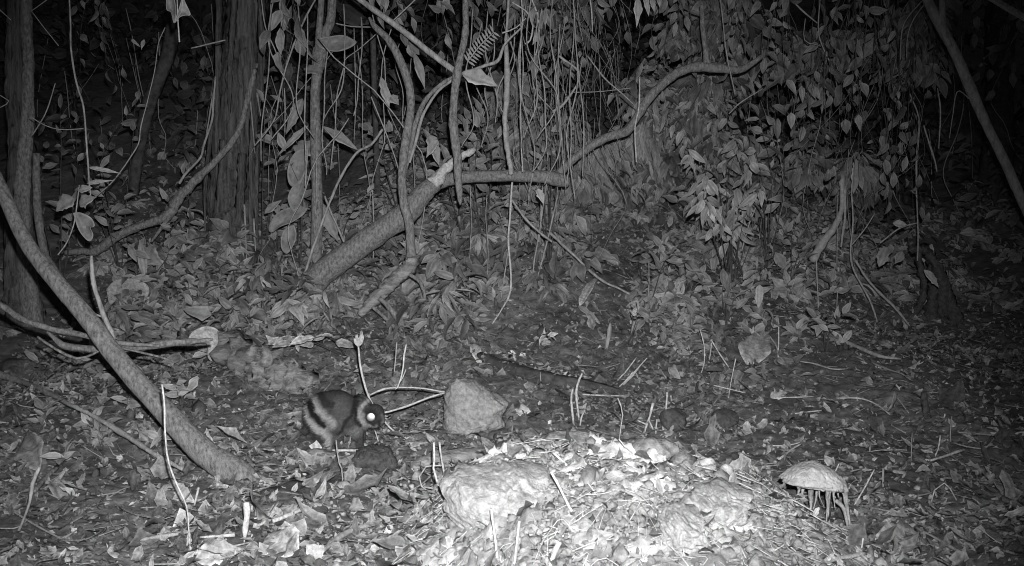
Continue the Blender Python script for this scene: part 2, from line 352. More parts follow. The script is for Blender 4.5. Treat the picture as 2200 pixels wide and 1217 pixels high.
# low leafy ground cover on the bank behind -------------------------------------------
def cover(name, label, n, fx, size, hmax, tone, m='leaf', nor=(0, -.35, 1.)):
    q = [];
    while len(q) < n:
        p = fx()
        if p is not None: q.append(p)
    q = np.array(q); k = len(q); q[:, 2] += RNG.uniform(.0, 1, k)**1.5*hmax
    d = rdir(k); d[:, 2] = d[:, 2]*.4-.1
    L = size*RNG.lognormal(0, .35, k)
    V, Fq, TN = leaves_vf(q, d, rdir(k)*.95+np.array(nor), L, L*RNG.uniform(.32, .6, k), RNG.uniform(.2, 1.7, k), RNG.uniform(0, .6, k), tone*RNG.uniform(.5, 1.35, k), nl=5, wav=.2)
    return tag(build(name, V, Fq, m, loc=(0, 0, 0), tone=TN), label, 'ground cover', kind='stuff')
def clumps(name, label, ncl, centre, per, size, rad, tone, hang=.5, m='leaf'):
    Ps = []; Ds = []; Ns = []; Ls = []; Ts = []; Rs = []
    k = 0
    while k < ncl:
        c = centre()
        if c is None: continue
        k += 1; n = int(per*RNG.uniform(.4, 1.7)); sz = size*RNG.uniform(.6, 1.5); r = rad*RNG.uniform(.5, 1.4); o = rdir(n)*RNG.uniform(.15, 1, (n, 1))**.6
        o[:, 2] = np.abs(o[:, 2])*.6; axis_ = nrm(RNG.normal(size=3)*[1, .4, .5])
        Ps.append(np.asarray(c)+o*r*[1, .8, 1]); Ds.append(o+axis_*.5+np.array([0, 0, -hang])); Ns.append(rdir(n)*.6+[0, -.6, .7])
        Ls.append(sz*RNG.lognormal(0, .3, n)); Rs.append(np.full(n, RNG.uniform(.16, .55))*RNG.uniform(.8, 1.2, n)); Ts.append(np.full(n, tone*RNG.uniform(.45, 1.6))*RNG.uniform(.75, 1.2, n))
    Ps, Ds, Ns, Ls, Ts = map(np.concatenate, (Ps, Ds, Ns, Ls, Ts)); Ls = np.minimum(Ls, size*1.6); Ts = np.minimum(Ts, tone*1.6); n = len(Ps); g_ = H(Ps[:, 0], Ps[:, 1])+.01; Ps[:, 2] = np.maximum(Ps[:, 2], g_)
    V, Fq, TN = leaves_vf(Ps, Ds, Ns, Ls, Ls*np.concatenate(Rs), RNG.uniform(.3, 1.9, n), RNG.uniform(0, .7, n), Ts, nl=6, wav=.22)
    return tag(build(name, V, Fq, m, loc=(0, 0, 0), tone=TN), label, 'ground cover', kind='stuff')
def bank(x0, x1, y0, y1, pw=1.):
    def f():
        x = RNG.uniform(x0, x1); y = y0+(y1-y0)*RNG.uniform()**pw
        # clumps with gaps
        if noise(x*2.2, y*2.2, 31)+.6*noise(x*5, y*5, 32) < -.15+.35*RNG.uniform(): return None
        ppx = 1100+x/ (y*math.cos(PITCH)) * F
        if ppx < 470 and y > 6.9 and RNG.uniform() < .6: return None
        if ppx > 1780 and y < 7.2: return None
        if 980 < ppx < 1370 and y < 6.75: return None
        return [x, y, float(H(x, y))]
    return f
cover('undergrowth', 'dense small leaved herbs carpeting the dark bank', 7000, bank(-3.4, 4.6, 6.2, 9.2, 1.1), .06, .25, 1.0)
clumps('undergrowth', 'tufts of drooping leaves crowded over the dark bank', 900, bank(-3.4, 4.6, 6.1, 9.2, 1.1), 13, .10, .13, 1.1)
cover('undergrowth', 'larger leaved herbs higher up the dark bank', 6000, bank(-4.2, 5.5, 8.0, 12.5), .11, .7, .5)
cover('undergrowth', 'low seedlings among the litter below the bank', 3200, bank(-2.6, 2.3, 5.2, 6.6), .06, .12, .95)
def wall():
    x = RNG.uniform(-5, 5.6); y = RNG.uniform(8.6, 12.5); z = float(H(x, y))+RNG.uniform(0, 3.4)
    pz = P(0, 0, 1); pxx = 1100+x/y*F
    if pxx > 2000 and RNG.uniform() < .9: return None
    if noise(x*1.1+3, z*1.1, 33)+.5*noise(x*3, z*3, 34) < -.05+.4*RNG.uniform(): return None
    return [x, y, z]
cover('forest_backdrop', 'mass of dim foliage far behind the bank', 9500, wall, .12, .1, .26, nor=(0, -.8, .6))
def lowleft():
    x = RNG.uniform(-2.3, .5); y = RNG.uniform(5.5, 7.2)
    if noise(x*2.6, y*2.6, 51) < -.1+.4*RNG.uniform() or (x > -.25 and y < 6.2): return None
    return [x, y, float(H(x, y))+RNG.uniform(.02, .28)]
clumps('undergrowth', 'low leafy tangle round the foot of the trunks and the heavy branch', 170, lowleft, 12, .10, .11, .95, hang=.35)
def midwall():
    ppx = RNG.uniform(1080, 2010); ppy = RNG.uniform(-60, 420); d = RNG.uniform(7.2, 8.4)
    if noise(ppx/150, ppy/110, 35)+.5*noise(ppx/50, ppy/45, 36) < -.1+.35*RNG.uniform(): return None
    if 1230 < ppx < 1370 and 120 < ppy < 300: return None
    if ppx > 1850 and ppy > 150+RNG.uniform(0, 150): return None
    return P(ppx, ppy, d)
cover('hanging_foliage', 'tangled curtain of small leaves hanging over the bank', 3000, midwall, .06, .05, .7, nor=(0, -.6, .6))
clumps('hanging_foliage', 'drooping clumps of leaves tangled over the bank', 850, midwall, 17, .115, .16, .85, hang=.9)
def rootlets(name, label, n, rngx, rngy, ln, dr, m='vine', r=.0022, gap=None):
    parts = []
    for k in range(n):
        ppx = RNG.uniform(*rngx); ppy = RNG.uniform(*rngy); d = RNG.uniform(*dr); L = RNG.uniform(*ln)
        sw = RNG.normal()*.10*L; sw *= 1+3*(RNG.uniform() < .25); a = P(ppx, ppy, d); b = a+[sw, RNG.normal()*.05, -L]; c = .5*(a+b)+[RNG.normal()*.11*L, 0, 0]
        g_ = float(H(b[0], b[1]))+.02; b[2] = max(b[2], g_)
        if b[2] > a[2]-.05: continue
        rr = r*RNG.uniform(.5, 1.5); parts.append(tube_vf([[*a, rr], [*c, rr*.9], [*b, rr*.5]], seg=4, n=14, wob=.016))
    V, Fs = merge(parts); return tag(build(name, V, Fs, m, loc=(0, 0, 0)), label, 'rootlets', kind='stuff')
rootlets('hanging_rootlets', 'many fine dry rootlets hanging in a curtain over the bank', 90, (1090, 1330), (-80, 330), (.2, .9), (5.9, 7.2), 'palebark', .0018)
rootlets('hanging_rootlets', 'fine hanging fibres in the right hand vine curtain', 45, (1500, 2000), (-80, 420), (.3, 1.3), (6.8, 8.2))
rootlets('hanging_rootlets', 'dim hanging fibres deep in the forest behind', 120, (80, 2200), (-80, 300), (.6, 2.2), (8.5, 11), r=.004)
rootlets('hanging_rootlets', 'fine hanging fibres around the big shaggy trunk', 16, (540, 900), (-80, 300), (.4, 1.6), (6.0, 7.2), r=.003)

# ================================================================ TRUNKS AND BRANCHES
# big shaggy trunk
b2 = G(500, 575); D2 = depth(b2)+.1
t = empty('shaggy_trunk_tree', P(505, 590, D2), 'thick straight trunk with peeling shaggy bark left of centre', 'tree')
tube('trunk', px([(535, -160, 74), (527, 0, 78), (512, 200, 82), (500, 380, 92), (496, 500, 108), (500, 600, 150)], D2), 'trunkbark', t, seg=40, n=70, flute=.09, nfl=5, rough=.10, wob=.01)
for k, (x0, y0, x1, y1, w_) in enumerate([(470, -30, 463, 330, 13), (560, -40, 545, 300, 15), (548, 170, 540, 560, 13), (455, 270, 440, 500, 8), (556, 300, 553, 520, 10), (480, 300, 470, 560, 15), (520, 330, 516, 585, 16), (505, -40, 490, 260, 12)]):
    tube('bark_strip', px([(x0, y0, w_), ((x0+x1)/2+RNG.normal()*5, (y0+y1)/2, w_*1.1), (x1, y1, w_*.5)], D2-.16+.03*abs(x0-505)/50), 'trunkbark', t, seg=8, n=30, flute=.2, rough=.3)
for k, (x0, y0, x1, y1) in enumerate([(535, 180, 548, 330), (552, 200, 560, 250), (458, 200, 440, 310), (525, 440, 530, 560), (545, 470, 549, 540)]):
    tube('bark_splinter', px([(x0, y0, 5), (x1, y1, 2)], D2-.2), 'palebark', t, seg=6, n=8)
# left fluted double trunk
b1 = G(50, 690); D1 = depth(b1)
t = empty('fluted_trunk_tree', P(50, 690, D1), 'dark twisted trunk of two fused stems near the left edge', 'tree')
tube('trunk', px([(28, -160, 34), (35, 0, 34), (33, 160, 36), (42, 300, 46), (38, 450, 52), (45, 600, 62), (50, 700, 84)], D1), 'trunkbark', t, seg=28, n=70, flute=.16, nfl=3, twist=1.5, rough=.12)
tube('side_stem', px([(55, -160, 24), (56, 40, 24), (62, 130, 22), (60, 260, 26), (50, 400, 30), (60, 560, 34), (74, 700, 44)], D1-.07), 'bark', t, seg=20, n=70, flute=.16, nfl=3, rough=.15)
tube('buttress', px([(78, 330, 14), (80, 440, 17), (95, 540, 17), (115, 580, 20), (165, 660, 16)], D1-.1), 'bark', t, seg=12, n=40, rough=.15)
# long pole crossing the left
gb = G(525, 1035); Dp = depth(gb)
pl = tube('leaning_pole', px([(-60, 300, 26, Dp+.25), (0, 400, 27, Dp+.2), (60, 520, 31, Dp+.15), (130, 620, 36, Dp+.1), (200, 700, 39, Dp+.08), (290, 815, 43, Dp+.05), (380, 915, 50, Dp), (450, 975, 57, Dp), (500, 1015, 60, Dp), (540, 1045, 48, Dp)], 0), 'bark', seg=22, n=90, rough=.05, wob=.004)
tag(pl, 'long smooth grey pole leaning from upper left edge down to the litter', 'fallen pole')
# straight thin trunk
b3 = G(680, 600); D3 = depth(b3)-.15
t = empty('slender_tree', P(682, 600, D3), 'slender straight trunk forking at the top, in front of big hanging leaves', 'tree')
tube('trunk', px([(714, -120, 19), (712, 30, 19), (700, 70, 21), (690, 108, 25), (683, 150, 22), (677, 200, 20), (678, 300, 24), (681, 400, 23), (681, 480, 25), (678, 560, 27), (672, 615, 40)], D3), 'bark', t, seg=16, n=80, rough=.06)
tube('fork_stem', px([(689, -120, 14), (690, 0, 14), (686, 60, 14), (684, 105, 17)], D3-.03), 'bark', t, seg=12, n=30, rough=.06)
tube('knot', px([(700, 88, 20), (690, 105, 30), (684, 135, 28), (680, 155, 20)], D3-.02), 'bark', t, seg=14, n=14, rough=.25)
# leaning branch with long bent limb
b4 = G(625, 668); D4 = depth(b4)-.1
t = empty('bent_branch_tree', P(625, 672, D4), 'heavy leaning branch arching right from the bank to a blunt stub', 'tree')
tube('trunk', px([(610, 700, 70), (640, 650, 62), (690, 590, 54), (750, 545, 52), (820, 495, 50), (872, 460, 52), (905, 420, 44), (935, 395, 34), (975, 384, 28), (1040, 379, 25), (1110, 378, 25), (1165, 380, 27), (1195, 385, 31), (1222, 392, 22)], D4), 'bark', t, seg=22, n=110, rough=.07)
lb = tube('limb', px([(1195, 380, 22), (1222, 352, 17), (1255, 325, 17), (1300, 297, 18), (1345, 283, 19), (1362, 262, 17), (1385, 225, 20), (1412, 192, 19), (1450, 160, 19), (1490, 145, 20), (1540, 146, 22), (1590, 150, 15), (1640, 120, 9)], D4+.12), 'bark', t, seg=14, n=110, rough=.12)
tube('offshoot', px([(1508, 10, 9), (1510, 60, 11), (1516, 110, 12), (1520, 143, 18)], D4+.12), 'bark', lb, seg=10, n=30, rough=.12)
tube('broken_snag', px([(930, 395, 34), (960, 360, 20), (990, 338, 17), (1020, 322, 11)], D4-.06), 'twig', t, seg=12, n=24, rough=.4, jag=True)
# S shaped vine stem with its split butt
D5 = depth(G(775, 680))-.05
t = empty('kinked_vine_stem', P(775, 680, D5), 'kinked bare stem crossing in front of the heavy leaning branch, split at its foot', 'vine')
tube('stem', px([(793, 38, 5), (806, 58, 12), (838, 90, 16), (864, 140, 18), (880, 190, 18), (882, 240, 17), (872, 300, 19), (864, 370, 18), (867, 430, 19), (879, 480, 20), (882, 520, 19), (884, 552, 22)], D5-.18), 'bark', t, seg=14, n=110, rough=.08)
tube('split_butt', px([(888, 546, 26), (880, 572, 30), (850, 600, 30), (810, 640, 26), (772, 676, 13)], D5-.12), 'deadwood', t, seg=14, n=50, rough=.25, flute=.12)
# paired curved vine behind it
D = D5-.1
t = tube('looping_vine', px([(985, 162, 9), (950, 180, 9), (915, 215, 10), (893, 265, 11), (882, 320, 10), (868, 380, 8)], D), 'bark', seg=10, n=60, rough=.12)
tag(t, 'mottled thin vine curving down left from where the crossed poles meet', 'vine')
t = tube('looping_vine', px([(972, 172, 6), (938, 200, 6), (908, 250, 7), (892, 310, 7), (880, 350, 5)], D-.03), 'palebark', seg=8, n=60, rough=.12)
tag(t, 'paler strand running alongside the mottled curving vine', 'vine')
# cross pole, hanging broken stick
t = tube('cross_pole', px([(740, -30, 11), (770, -3, 12), (860, 62, 13), (930, 118, 13), (984, 158, 13)], D5-.32), 'palebark', seg=12, n=60, rough=.05)
tag(t, 'straight pale pole slanting from top edge down to the crossing point', 'pole')
t = tube('hanging_stick', px([(1003, -60, 12), (1000, 20, 13), (1000, 70, 15), (990, 120, 14), (982, 160, 19), (975, 220, 17), (974, 270, 20), (982, 330, 18), (985, 390, 16), (989, 438, 9)], D5-.38), 'bark', seg=12, n=90, rough=.12, jag=True)
tag(t, 'crooked vertical stick ending in a pale broken tip above the arched branch', 'stick')
t = tube('side_shoot', px([(990, 160, 6), (1040, 142, 7), (1070, 130, 8), (1085, 95, 5), (1120, 60, 4)], D5-.3), 'palebark', seg=8, n=40, rough=.1)
tag(t, 'short pale shoot running right from the crossing point', 'stick')
# right leaning pole
Dr = 6.2
t = empty('leaning_pole_tree', G(2300, 640), 'grey forked pole slanting down the dark right side', 'tree')
tube('trunk', px([(1960, -80, 20), (1990, -5, 20), (2020, 55, 22), (2050, 110, 21), (2085, 190, 23), (2120, 270, 20), (2160, 350, 20), (2200, 440, 21), (2260, 560, 22), (2300, 640, 24)], Dr), 'palebark', t, seg=16, n=90, rough=.06)
tube('fork_stem', px([(2022, -60, 14), (2024, 0, 14), (2026, 60, 15), (2040, 100, 12)], Dr-.02), 'palebark', t, seg=10, n=30)
t = tube('corner_pole', px([(2090, -30, 13), (2135, 0, 13), (2200, 38, 13), (2290, 95, 13)], 5.6), 'twig', seg=12, n=40)
tag(t, 'short length of pale pole crossing the top right corner', 'pole')
# dark far trunks
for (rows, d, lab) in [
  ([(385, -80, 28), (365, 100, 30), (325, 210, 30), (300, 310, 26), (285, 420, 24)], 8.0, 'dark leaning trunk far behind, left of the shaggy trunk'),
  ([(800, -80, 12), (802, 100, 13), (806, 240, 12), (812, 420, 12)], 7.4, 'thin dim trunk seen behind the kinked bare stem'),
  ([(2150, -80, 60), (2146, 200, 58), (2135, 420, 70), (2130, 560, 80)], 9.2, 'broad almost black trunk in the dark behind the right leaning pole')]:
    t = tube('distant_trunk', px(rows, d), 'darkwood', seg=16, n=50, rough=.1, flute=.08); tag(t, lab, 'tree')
# limb going up right from the left ground
D6 = D2-.35
t = empty('pale_broken_limb', P(140, 545, D6), 'pale crooked limb rising right from the left litter to the shaggy trunk', 'branch')
tube('limb', px([(140, 543, 12), (175, 540, 15), (205, 540, 18), (245, 512, 19), (285, 492, 17), (335, 475, 18), (362, 462, 22), (385, 425, 20), (420, 388, 19), (460, 350, 15), (500, 303, 13), (520, 260, 12), (535, 200, 13), (548, 150, 8)], D6), 'bark', t, seg=12, n=110, rough=.2)
tube('twig', px([(437, 315, 5), (430, 340, 5), (400, 372, 6), (385, 395, 6)], D6-.04), 'palebark', t, seg=7, n=20)
tube('twig', px([(463, 165, 4), (458, 225, 5), (455, 260, 5), (437, 315, 5)], D6-.04), 'palebark', t, seg=7, n=24)
tube('twig', px([(362, 468, 9), (340, 500, 7), (325, 520, 5)], D6-.02), 'bark', t, seg=7, n=12)

# thin vines and stems, each of its own -------------------------------------------------
def vine(name, rows, d, label, cat='vine', m='vine', group=None, **k):
    k.setdefault('seg', 7); k.setdefault('rough', .28); k.setdefault('wob', .003)
    rows = [(r[0], r[1], r[2]*(.7 if r[2] < 9.5 else 1), *r[3:]) for r in rows]
    return tag(tube(name, px(rows, d), m, **k), label, cat, group)
vine('thin_vine', [(148, -40, 4), (153, 40, 5), (155, 110, 6), (165, 180, 6), (178, 230, 6), (184, 300, 6), (190, 380, 5), (194, 420, 4)], 5.0, 'bright thin vine hanging straight down near the left trunk', m='palebark')
vine('thin_vine', [(356, 60, 3), (340, 95, 3), (333, 150, 3), (318, 210, 3), (302, 270, 4), (298, 310, 4), (275, 345, 4), (240, 390, 4), (205, 425, 3)], 6.2, 'dim thread of vine curving down over the dark leaning trunk')
vine('thin_vine', [(120, 180, 3), (100, 240, 4), (70, 292, 4)], 5.6, 'short bright shoot slanting beside the twisted left trunk', m='palebark')
vine('thin_vine', [(65, 250, 3), (95, 268, 3), (130, 278, 3), (178, 276, 3)], 5.5, 'thin tendril bridging the left trunk and the bright thin vine')
vine('thin_vine', [(68, 25, 3), (95, 60, 3), (125, 98, 3)], 5.6, 'twig slanting down right from the top of the left trunk')
vine('thin_vine', [(68, 25, 3), (98, 0, 3), (120, -20, 3)], 5.6, 'twig slanting up right from the top of the left trunk')
vine('thin_vine', [(-20, 195, 3), (20, 218, 3), (0, 232, 3)], 5.0, 'little bent twig poking in at the upper left edge')
vine('thin_vine', [(-10, 14, 4), (8, 30, 4), (24, 44, 3)], 5.0, 'pale twig end in the top left corner', m='palebark')
vine('thin_vine', [(410, 104, 4), (450, 95, 5), (485, 87, 4)], 6.0, 'short level twig sticking left out of the shaggy trunk', m='palebark')
vine('thin_vine', [(683, -10, 5), (655, 40, 6), (630, 100, 6), (612, 155, 5), (600, 205, 5), (592, 250, 5), (572, 285, 4), (548, 312, 4)], D3-.2, 'pale vine sweeping down left between the shaggy and the slender trunk', m='palebark')
vine('thin_vine', [(560, -10, 4), (570, 60, 4), (592, 110, 4), (606, 155, 4)], D3-.1, 'narrow vine joining the sweeping vine from upper left')
vine('thin_vine', [(610, 190, 4), (611, 240, 4), (613, 285, 3)], D3-.1, 'short hanging vine tip left of the slender trunk')
vine('thin_vine', [(822, 278, 8), (798, 308, 8), (766, 328, 8), (735, 380, 8), (712, 430, 8), (690, 480, 8), (668, 540, 8), (655, 590, 8), (645, 640, 8), (640, 715, 7)], D3-.28, 'bright bent rod passing diagonally in front of the slender trunk', cat='rod', m='palebark')
vine('thin_vine', [(720, 50, 4), (760, 58, 4), (806, 60, 4)], D3-.2, 'horizontal pale twig from the trunk fork to the kinked stem top', m='palebark')
vine('thin_vine', [(905, -12, 4), (870, 20, 4), (842, 46, 4)], D5-.3, 'pale twig slanting up right to the top edge beside the cross pole', m='palebark')
vine('thin_vine', [(815, 68, 3), (775, 105, 3), (744, 128, 3), (738, 150, 4), (724, 205, 4), (720, 280, 4), (714, 330, 4), (710, 365, 3)], D3-.1, 'forked thin vine hanging right of the slender trunk', m='palebark')
vine('thin_vine', [(760, 60, 3), (762, 120, 3), (764, 230, 3), (762, 300, 3)], D3+.1, 'straight thread hanging just right of the forked thin vine', m='palebark')
vine('thin_vine', [(700, 420, 6), (715, 460, 7), (730, 500, 7), (745, 540, 7), (770, 600, 6)], D3-.05, 'stiff pale stem running behind the leaning branch beside the slender trunk', m='palebark')
vine('thin_vine', [(800, 400, 4), (802, 470, 5), (802, 540, 5), (800, 600, 4)], D4+.3, 'upright pale stem seen below the leaning branch', m='palebark')
vine('thin_vine', [(1092, -30, 9), (1088, 60, 9), (1090, 150, 12), (1086, 250, 12), (1092, 330, 11), (1098, 375, 10)], D4-.15, 'twin stemmed upright liana rising from the arched branch', cat='liana')
vine('thin_vine', [(1100, 392, 6), (1098, 450, 7), (1092, 520, 7), (1098, 600, 6), (1094, 635, 6), (1075, 668, 5), (1058, 698, 4)], D4-.2, 'bright rod below the arched branch kicking left at its foot', cat='rod', m='twig')
vine('thin_vine', [(1090, 540, 4), (1084, 590, 4), (1078, 640, 4)], D4-.15, 'short stem beside the bright kicked rod', m='palebark')
vine('thin_vine', [(1120, -20, 4), (1122, 30, 4), (1118, 120, 4), (1118, 250, 4), (1124, 370, 4)], D4-.2, 'bright hanging root at the left of the rootlet bundle', m='twig')
vine('thin_vine', [(1135, -20, 4), (1155, 30, 5), (1158, 80, 4), (1145, 140, 3)], D4-.22, 'looped root arcing at the top of the rootlet bundle', m='twig')
vine('thin_vine', [(1100, 5, 4), (1132, 25, 5), (1146, 50, 5), (1140, 85, 6), (1128, 95, 5)], D4-.24, 'hooked fat rootlet curling at the top centre', m='twig')
vine('thin_vine', [(1128, 110, 3), (1142, 150, 3), (1148, 210, 3), (1146, 250, 3)], D4-.2, 'wavering rootlet right of the twin stemmed liana', m='palebark')
vine('thin_vine', [(1080, 72, 5), (1110, 60, 4), (1130, 40, 3)], D4-.3, 'small pale twig reaching up to the hooked rootlet', m='twig')
vine('thin_vine', [(1250, 128, 4), (1246, 170, 4), (1252, 230, 4), (1254, 300, 5), (1253, 380, 4)], D4-.1, 'pale rootlet dropping in front of the bent limb', m='palebark')
vine('thin_vine', [(1262, 120, 4), (1300, 170, 5), (1340, 205, 4), (1368, 232, 3)], D4+.0, 'straight twig slanting across the dark gap to the bent limb', m='palebark')
vine('thin_vine', [(1230, 200, 3), (1290, 196, 3), (1355, 190, 3)], D4+.1, 'thin level twig across the dark gap', m='palebark')
vine('thin_vine', [(1374, 165, 5), (1372, 230, 5), (1364, 280, 5), (1367, 348, 4)], D4-.05, 'stiff pale rootlet hanging across the bend of the limb', m='twig')
vine('thin_vine', [(1268, -10, 5), (1272, 30, 5), (1272, 70, 3)], D4-.1, 'short bright root tip hanging from the top edge at centre right', m='twig')
vine('thin_vine', [(1546, -10, 3), (1554, 60, 4), (1565, 130, 4), (1578, 202, 3)], D4, 'thin straight stem crossing the end of the bent limb', m='palebark')
vine('thin_vine', [(1200, 120, 8), (1245, 160, 6), (1215, 220, 8), (1190, 240, 8)], D4-.05, 'crooked short root elbow in the rootlet bundle')
vine('thin_vine', [(1180, 500, 9), (1230, 545, 9), (1290, 600, 8), (1330, 622, 7), (1368, 643, 5)], gd(1368, 650)-.05, 'pale rod sloping down right against the bare earth bank', cat='rod', m='palebark')
vine('thin_vine', [(1100, 430, 5), (1130, 470, 8), (1160, 500, 8), (1185, 520, 6)], D4-.1, 'pale root sloping down to the top of the sloping rod', m='palebark')
for rows, lab in [([(1166, 400, 4), (1160, 490, 5), (1148, 560, 5), (1142, 620, 4)], 'leftmost of the slanting stems behind the sloping rod'),
                  ([(1198, 420, 4), (1180, 500, 5), (1165, 560, 5), (1150, 610, 4)], 'second slanting stem behind the sloping rod'),
                  ([(1175, 380, 4), (1168, 430, 4), (1158, 520, 5)], 'upright stem between the stub of the arched branch and the sloping rod'),
                  ([(1010, 400, 3), (1012, 480, 3), (1010, 560, 3), (1010, 700, 4)], 'very thin upright stem left of the bright kicked rod'),
                  ([(1045, 420, 3), (1046, 500, 3), (1048, 600, 3)], 'thin upright stem between the very thin stem and the bright kicked rod'),
                  ([(1395, 560, 3), (1393, 620, 4), (1384, 680, 4), (1368, 740, 3)], 'curved thin sapling stem on the bank right of the sloping rod')]:
    vine('weed_stalk', rows, 6.3, lab, cat='stem', m='palebark')
# right hand lianas
for rows, lab, d in [
  ([(1762, -20, 3), (1758, 60, 4), (1768, 100, 4), (1790, 150, 4), (1800, 200, 3)], 'curved bright vine at the top of the right vine curtain', 6.4),
  ([(1690, -10, 5), (1725, 25, 6), (1755, 50, 4)], 'short slanting twig left of the curved bright vine', 6.4),
  ([(1730, 40, 3), (1728, 85, 3), (1760, 98, 3)], 'tiny bent twig hanging from the slanting twig', 6.4),
  ([(1982, 0, 4), (1950, 40, 4), (1938, 70, 4), (1935, 130, 3)], 'arching pale tendril left of the right leaning pole, outer one', 6.2),
  ([(1985, 12, 4), (1962, 45, 4), (1950, 80, 4), (1948, 125, 3)], 'arching pale tendril left of the right leaning pole, inner one', 6.2),
  ([(2014, 190, 3), (2020, 240, 5), (2017, 320, 3)], 'bright short hanging twig in the dark left of the leaning pole', 6.1),
  ([(2085, 215, 4), (2058, 196, 4), (2048, 250, 3), (2040, 297, 2)], 'thin side twig bent down from the right leaning pole', 6.2),
  ([(1955, 200, 4), (1975, 260, 5), (1968, 350, 6), (1972, 480, 4), (1972, 560, 4)], 'long liana along the right end of the vine curtain', 6.7),
  ([(1985, 270, 5), (2004, 330, 6), (2012, 370, 4)], 'drooping pale strand ending beside the long liana', 6.6),
  ([(1808, 380, 14), (1810, 440, 12), (1795, 485, 14), (1770, 520, 18), (1745, 560, 20)], 'thick flattened liana bending left as it drops', 6.9),
  ([(1815, 400, 8), (1815, 470, 8), (1808, 530, 6)], 'straight liana just right of the thick flattened one', 6.85),
  ([(1830, 390, 5), (1832, 470, 5), (1830, 560, 6), (1865, 640, 7), (1885, 690, 5)], 'liana bowing right toward the bare dark soil', 6.8),
  ([(1838, 560, 7), (1870, 610, 8), (1920, 660, 8), (1955, 702, 5)], 'liana crossing over and reaching farthest right on the soil', 6.9),
  ([(1800, 420, 3), (1800, 520, 3), (1798, 580, 3)], 'bright thread dropping beside the flattened liana', 6.8),
  ([(1880, 460, 3), (1860, 490, 4), (1830, 525, 3)], 'thin twig slanting across the lower lianas', 6.7),
  ([(1755, 560, 4), (1757, 640, 4), (1760, 720, 3)], 'thin upright stem below the flattened liana', 6.6),
  ([(1970, 480, 5), (1930, 490, 5), (1890, 520, 4)], 'small leafy twig reaching left under the vine curtain', 6.6),
  ([(1637, 420, 3), (1610, 480, 4), (1592, 540, 3)], 'bright slanting stem on the leafy bank at right', 6.5),
  ([(1800, 630, 3), (1797, 690, 3), (1794, 740, 3)], 'thin bright stem standing at the foot of the lianas', 6.6),
  ([(1565, 245, 3), (1590, 220, 4), (1640, 190, 3)], 'slanting twig just under the tip of the bent limb', 6.3),
  ([(1700, 620, 3), (1710, 595, 4), (1725, 590, 3)], 'tiny hooked twig on the leafy bank', 6.5)]:
    vine('liana', rows, d, lab, m='vine')
tube_ = empty('rooted_stump', G(2010, 690), 'pale arching prop roots of a stump in the dark right middle', 'stump')
Ds = gd(2010, 690)
for rows in [[(1960, 530, 14), (1985, 530, 20), (2000, 560, 16), (2020, 610, 24), (2030, 680, 30)], [(1975, 540, 12), (1985, 600, 14), (1980, 660, 12), (1975, 690, 8)], [(1995, 540, 16), (2000, 620, 18), (2005, 690, 26)], [(2020, 600, 10), (2025, 620, 16), (2060, 680, 28), (2100, 700, 20)]]:
    tube('prop_root', px(rows, Ds), 'darkstone', tube_, seg=12, n=40, rough=.5, wob=.02, flute=.15)

# roots and sticks lying on / over the left ground ---------------------------------------
def gstick(name, rows, label, cat='stick', m='twig', group=None, **k):
    k.setdefault('seg', 8); k.setdefault('rough', .28); k.setdefault('wob', .002)
    rows = [(r[0], r[1], r[2]*(.75 if r[2] < 8 else 1), *r[3:]) for r in rows]
    ov = k.pop('over', .014)
    return tag(tube(name, onground(rows, 1., ov), m, **k), label, cat, group)
vine('root', [(-30, 640, 12), (0, 655, 13), (45, 686, 12), (100, 705, 13), (170, 718, 12), (260, 738, 12), (340, 745, 8)], Dp+.25, 'pale root running from the left edge behind the leaning pole', cat='root', m='bark', seg=10)
vine('root', [(100, 715, 8), (140, 745, 14), (200, 750, 15), (270, 750, 14), (350, 738, 17), (420, 733, 12), (455, 728, 8)], Dp+.3, 'thick level root crossing behind the leaning pole', cat='root', m='bark', seg=10)
vine('root', [(80, 725, 8), (120, 752, 9), (165, 772, 9), (200, 762, 8), (216, 752, 7)], Dp+.15, 'thin root looping below the level root', cat='root', m='bark')
vine('root', [(250, 745, 7), (320, 762, 8), (372, 778, 5)], Dp+.2, 'tapering pointed root right of the leaning pole', cat='root', m='bark')
vine('forked_stick', [(196, 550, 8), (197, 590, 10), (205, 632, 10), (222, 680, 11), (240, 715, 10), (245, 735, 8)], Dp+.12, 'short bent stick standing just right of the leaning pole', cat='stick', m='palebark')
vine('root', [(160, 655, 8), (200, 672, 7), (222, 680, 5)], Dp+.18, 'short shoot joining the leaning pole to the bent stick', cat='root', m='palebark')
gstick('long_twig', [(-30, 798, 14), (0, 812, 14), (50, 828, 12), (90, 842, 9), (150, 875, 9), (200, 900, 9), (260, 935, 11), (330, 980, 10), (392, 1012, 8)], 'long straight pale twig lying diagonally across the left litter', m='palebark', wob=.0, over=.04)
gstick('small_twig', [(200, 960, 11), (222, 940, 9), (245, 925, 8)], 'short stub forking under the long diagonal twig', m='palebark')
vine('weed_stalk', [(349, 826, 6), (357, 870, 6), (359, 930, 6), (365, 990, 6), (380, 1040, 6), (400, 1090, 5), (404, 1140, 5), (412, 1217, 5)], gd(400, 1150)-.15, 'long thin upright stem curving in front of the leaning pole', cat='stem', m='twig')
vine('stick', [(82, 1005, 9), (66, 1040, 10), (60, 1080, 9), (38, 1140, 9)], gd(38, 1150), 'crooked stick standing at the lower left edge', cat='stick', m='palebark')
gstick('stick', [(122, 1010, 9), (95, 1038, 11), (75, 1060, 9)], 'short blunt stick lying right of the crooked stick', m='bark')
gstick('stick', [(290, 1168, 7), (340, 1158, 8), (400, 1150, 8), (440, 1130, 6)], 'pale stick lying level near the bottom left', m='palebark')
gstick('stick', [(430, 1157, 7), (505, 1152, 8)], 'bright short stick beside the level stick at bottom left')
